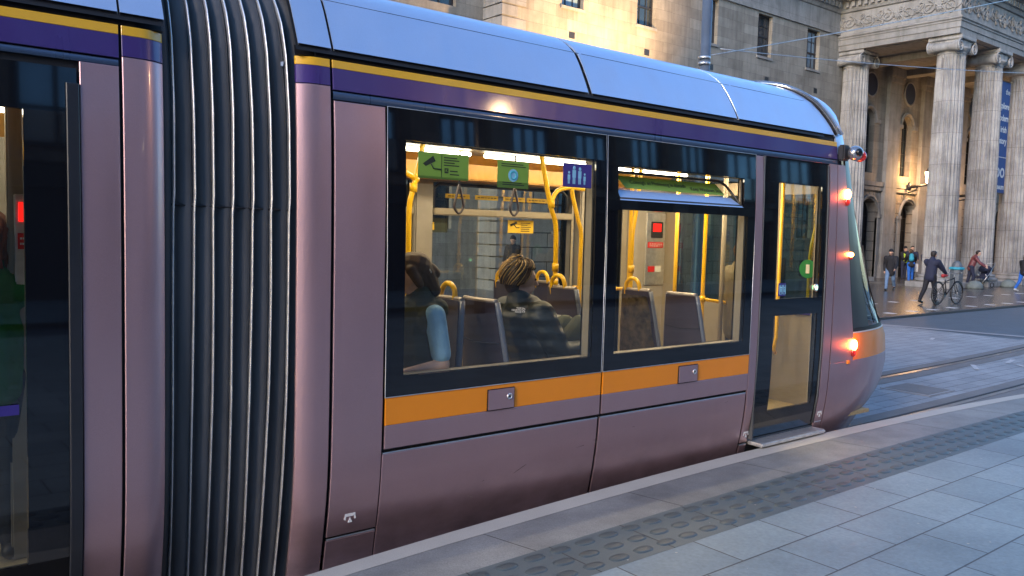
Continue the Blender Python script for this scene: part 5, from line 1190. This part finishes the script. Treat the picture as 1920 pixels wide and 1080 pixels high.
# white emblem on the back of the padded jacket, just right of the seat back
hp_, hn_ = on_surface(w2, 'puffer_jacket', (0, 0, 1.9), Vector((3.29, 4.0, 1.40))-Vector((0, 0, 1.9)))
if hp_ is not None:
    if hn_.dot(hp_) > 0: hn_ = -hn_
    uy = Vector((0, 0, 1)); uy = (uy-hn_*uy.dot(hn_)).normalized(); ux = uy.cross(hn_); base = hp_+hn_*.006
    q = lambda u, v, o=0: base+ux*u+uy*v+hn_*o
    mb = MB()
    for i in range(3):            # three nested quarter arcs
        r = .034-.0115*i; pts_ = [(.012+r*math.cos(a), -.016+r*1.05*math.sin(a)) for a in [PI/2*k/8 for k in range(9)]]; inn = [(.012+(r-.0075)*math.cos(a), -.016+(r-.0075)*1.05*math.sin(a)) for a in [PI/2*k/8 for k in range(9)]]
        mb.grid([[q(*p) for p in pts_], [q(*p) for p in inn]], smooth=False)
    mb.build('jacket_emblem', 'sign_white', w2)
    for i, t_ in enumerate(('THE', 'NORTH', 'FACE')): text('emblem_lettering', t_, .0175, 'sign_white', w2, q(.009, .013-i*.0135, .001), ux, uy, 'RIGHT', .0004, .0008)
def strands(t, W, up, hp, arms, s):
    rnd = random.Random(5); mb = MB()
    for k in range(46):
        a0 = PI*(.95+1.1*k/45); x, y = .098*math.cos(a0), .092*math.sin(a0)-.03; ln = rnd.uniform(.20, .34); ph = rnd.uniform(0, 6)
        mb.tube([W(hp(x*(.25+.85*min(1, u*2.5))+.008*math.sin(9*u+ph), y*(.3+.85*min(1, u*2.5))+.006*math.cos(8*u+ph)-.01, .135-.03*u*u-ln*max(0, u-.12)*1.15)) for u in [i/9 for i in range(10)]], .009*s, 5)
    mb.build('hair_strands', 'hair_auburn', t)
def p1x(t, W, up, hp, arms, s):
    blob('vest', [('c', W(up(-.04, -.03)), .155*s, W(up(.22, -.02)), .160*s), ('c', W(up(-.04, .03)), .155*s, W(up(.22, .02)), .160*s), ('c', W(up(.22)), .160*s, W(up(.40)), .165*s), ('c', W(up(.41, -.125)), .098*s, W(up(.41, .125)), .098*s), ('c', W(up(.46, -.07, -.08)), .07*s, W(up(.46, .07, -.08)), .07*s), ('c', W(up(.50, 0, 0)), .09*s, W(up(.55, 0, 0)), .08*s)], .010, 'cloth_olive', t, 4)
    blob('bag', [('c', W(up(.02, -.05, .20)), .09*s, W(up(.02, .12, .20)), .09*s)], .012, 'cloth_lilac', t, 3)
    MB().tube([W(hp(.0+.085*math.cos(a), -.09, -.01+.0*a+.03*math.sin(a))) for a in [PI*k/10 for k in range(11)]], .004, 5).build('hair_tie', 'sign_white', t)
human('passenger in a light blue tee shirt and olive vest at the left window edge', (2.60, 4.06, 0), fz(-1, .08), 1.70, lean=.02, thigh=(1.5, 1.5), knee=(1.5, 1.5), arm=((.0, .22), (-.12, .16)), elbow=(1.25, 1.55), headyaw=-.30, headpitch=.35, skin='skin_pale', hair='hair_brown', hairstyle='bun', top=('cloth_lightblue', 'tee'), legs='cloth_navy', vox=.0085, sit=.985, extra=p1x)
human('passenger in a khaki hooded coat standing by the cab wall inside the tram', (6.62, 4.78, FZ), fz(.9, -.3), 1.52, top=('cloth_khaki', 'coat'), legs='cloth_black', hair='hair_brown', hairstyle='short', vox=.014, arm=((.3, .1), (.3, .1)), elbow=(.8, .8))
human('passenger with auburn hair and green jacket inside the tram door at the left edge', (.485, 4.30, FZ), fz(.15, .95), 1.60, top=('cloth_green', 'puffer'), legs='cloth_black', hair='hair_auburn', hairstyle='long', shoes='leather', vox=.012, extra=strands, arm=((.5, .15), (.5, .15)), elbow=(1.0, 1.0))

# pushchair beside the bending person, small scuffs on the skirt
pc = thing('pushchair', 'dark folded-hood pushchair beside the person in the maroon jacket', 'pushchair', (37.1, 14.75, G0))
def pw(x, y, z): return Vector((37.1+x*.9+y*.35, 14.75+y*.9-x*.35, G0+z))
MB().tube([pw(-.25, -.2, .15), pw(.15, -.2, .55), pw(.45, -.2, 1.0), pw(.45, .2, 1.0), pw(.15, .2, .55), pw(-.25, .2, .15)], .016, 6).tube([pw(.3, -.2, .12), pw(-.05, -.2, .55)], .014, 6).tube([pw(.3, .2, .12), pw(-.05, .2, .55)], .014, 6).build('frame', 'steel', pc)
mb = MB(); mb.prism([pw(-.2, -.18, .38), pw(.12, -.18, .36), pw(.32, -.18, .82), pw(.22, -.18, .84), pw(.02, -.18, .46), pw(-.2, -.18, .44)], pw(0, .36, 0)-pw(0, 0, 0)); mb.build('seat', 'cloth_navy', pc)
blob('hood', [('c', pw(.12, -.14, .78), .13, pw(.12, .14, .78), .13), ('c', pw(.0, -.12, .72), .09, pw(.0, .12, .72), .09)], .02, 'cloth_navy', pc)
for (x, y) in ((-.27, -.22), (-.27, .22), (.32, -.22), (.32, .22)):
    c = pw(x, y, .11); MB().tube([c+(pw(math.cos(a), 0, math.sin(a))-pw(0, 0, 0))*.095 for a in [2*PI*k/14 for k in range(15)]], .02, 6).build('wheel', 'leather', pc)
rn = random.Random(11)
for k in range(9):
    x = rn.uniform(2.3, 5.1); z = rn.uniform(.38, .68); l = rn.uniform(.02, .07); a = rn.uniform(-.5, .7); y = 3.7195+prof(z)
    MB().prism([(x, y, z), (x+l*math.cos(a), y, z+l*math.sin(a)), (x+l*math.cos(a), y, z+l*math.sin(a)+.0025)], (0, .001, 0)).build('scratch', 'grey_liner' if k % 2 else 'black_gap', tram)
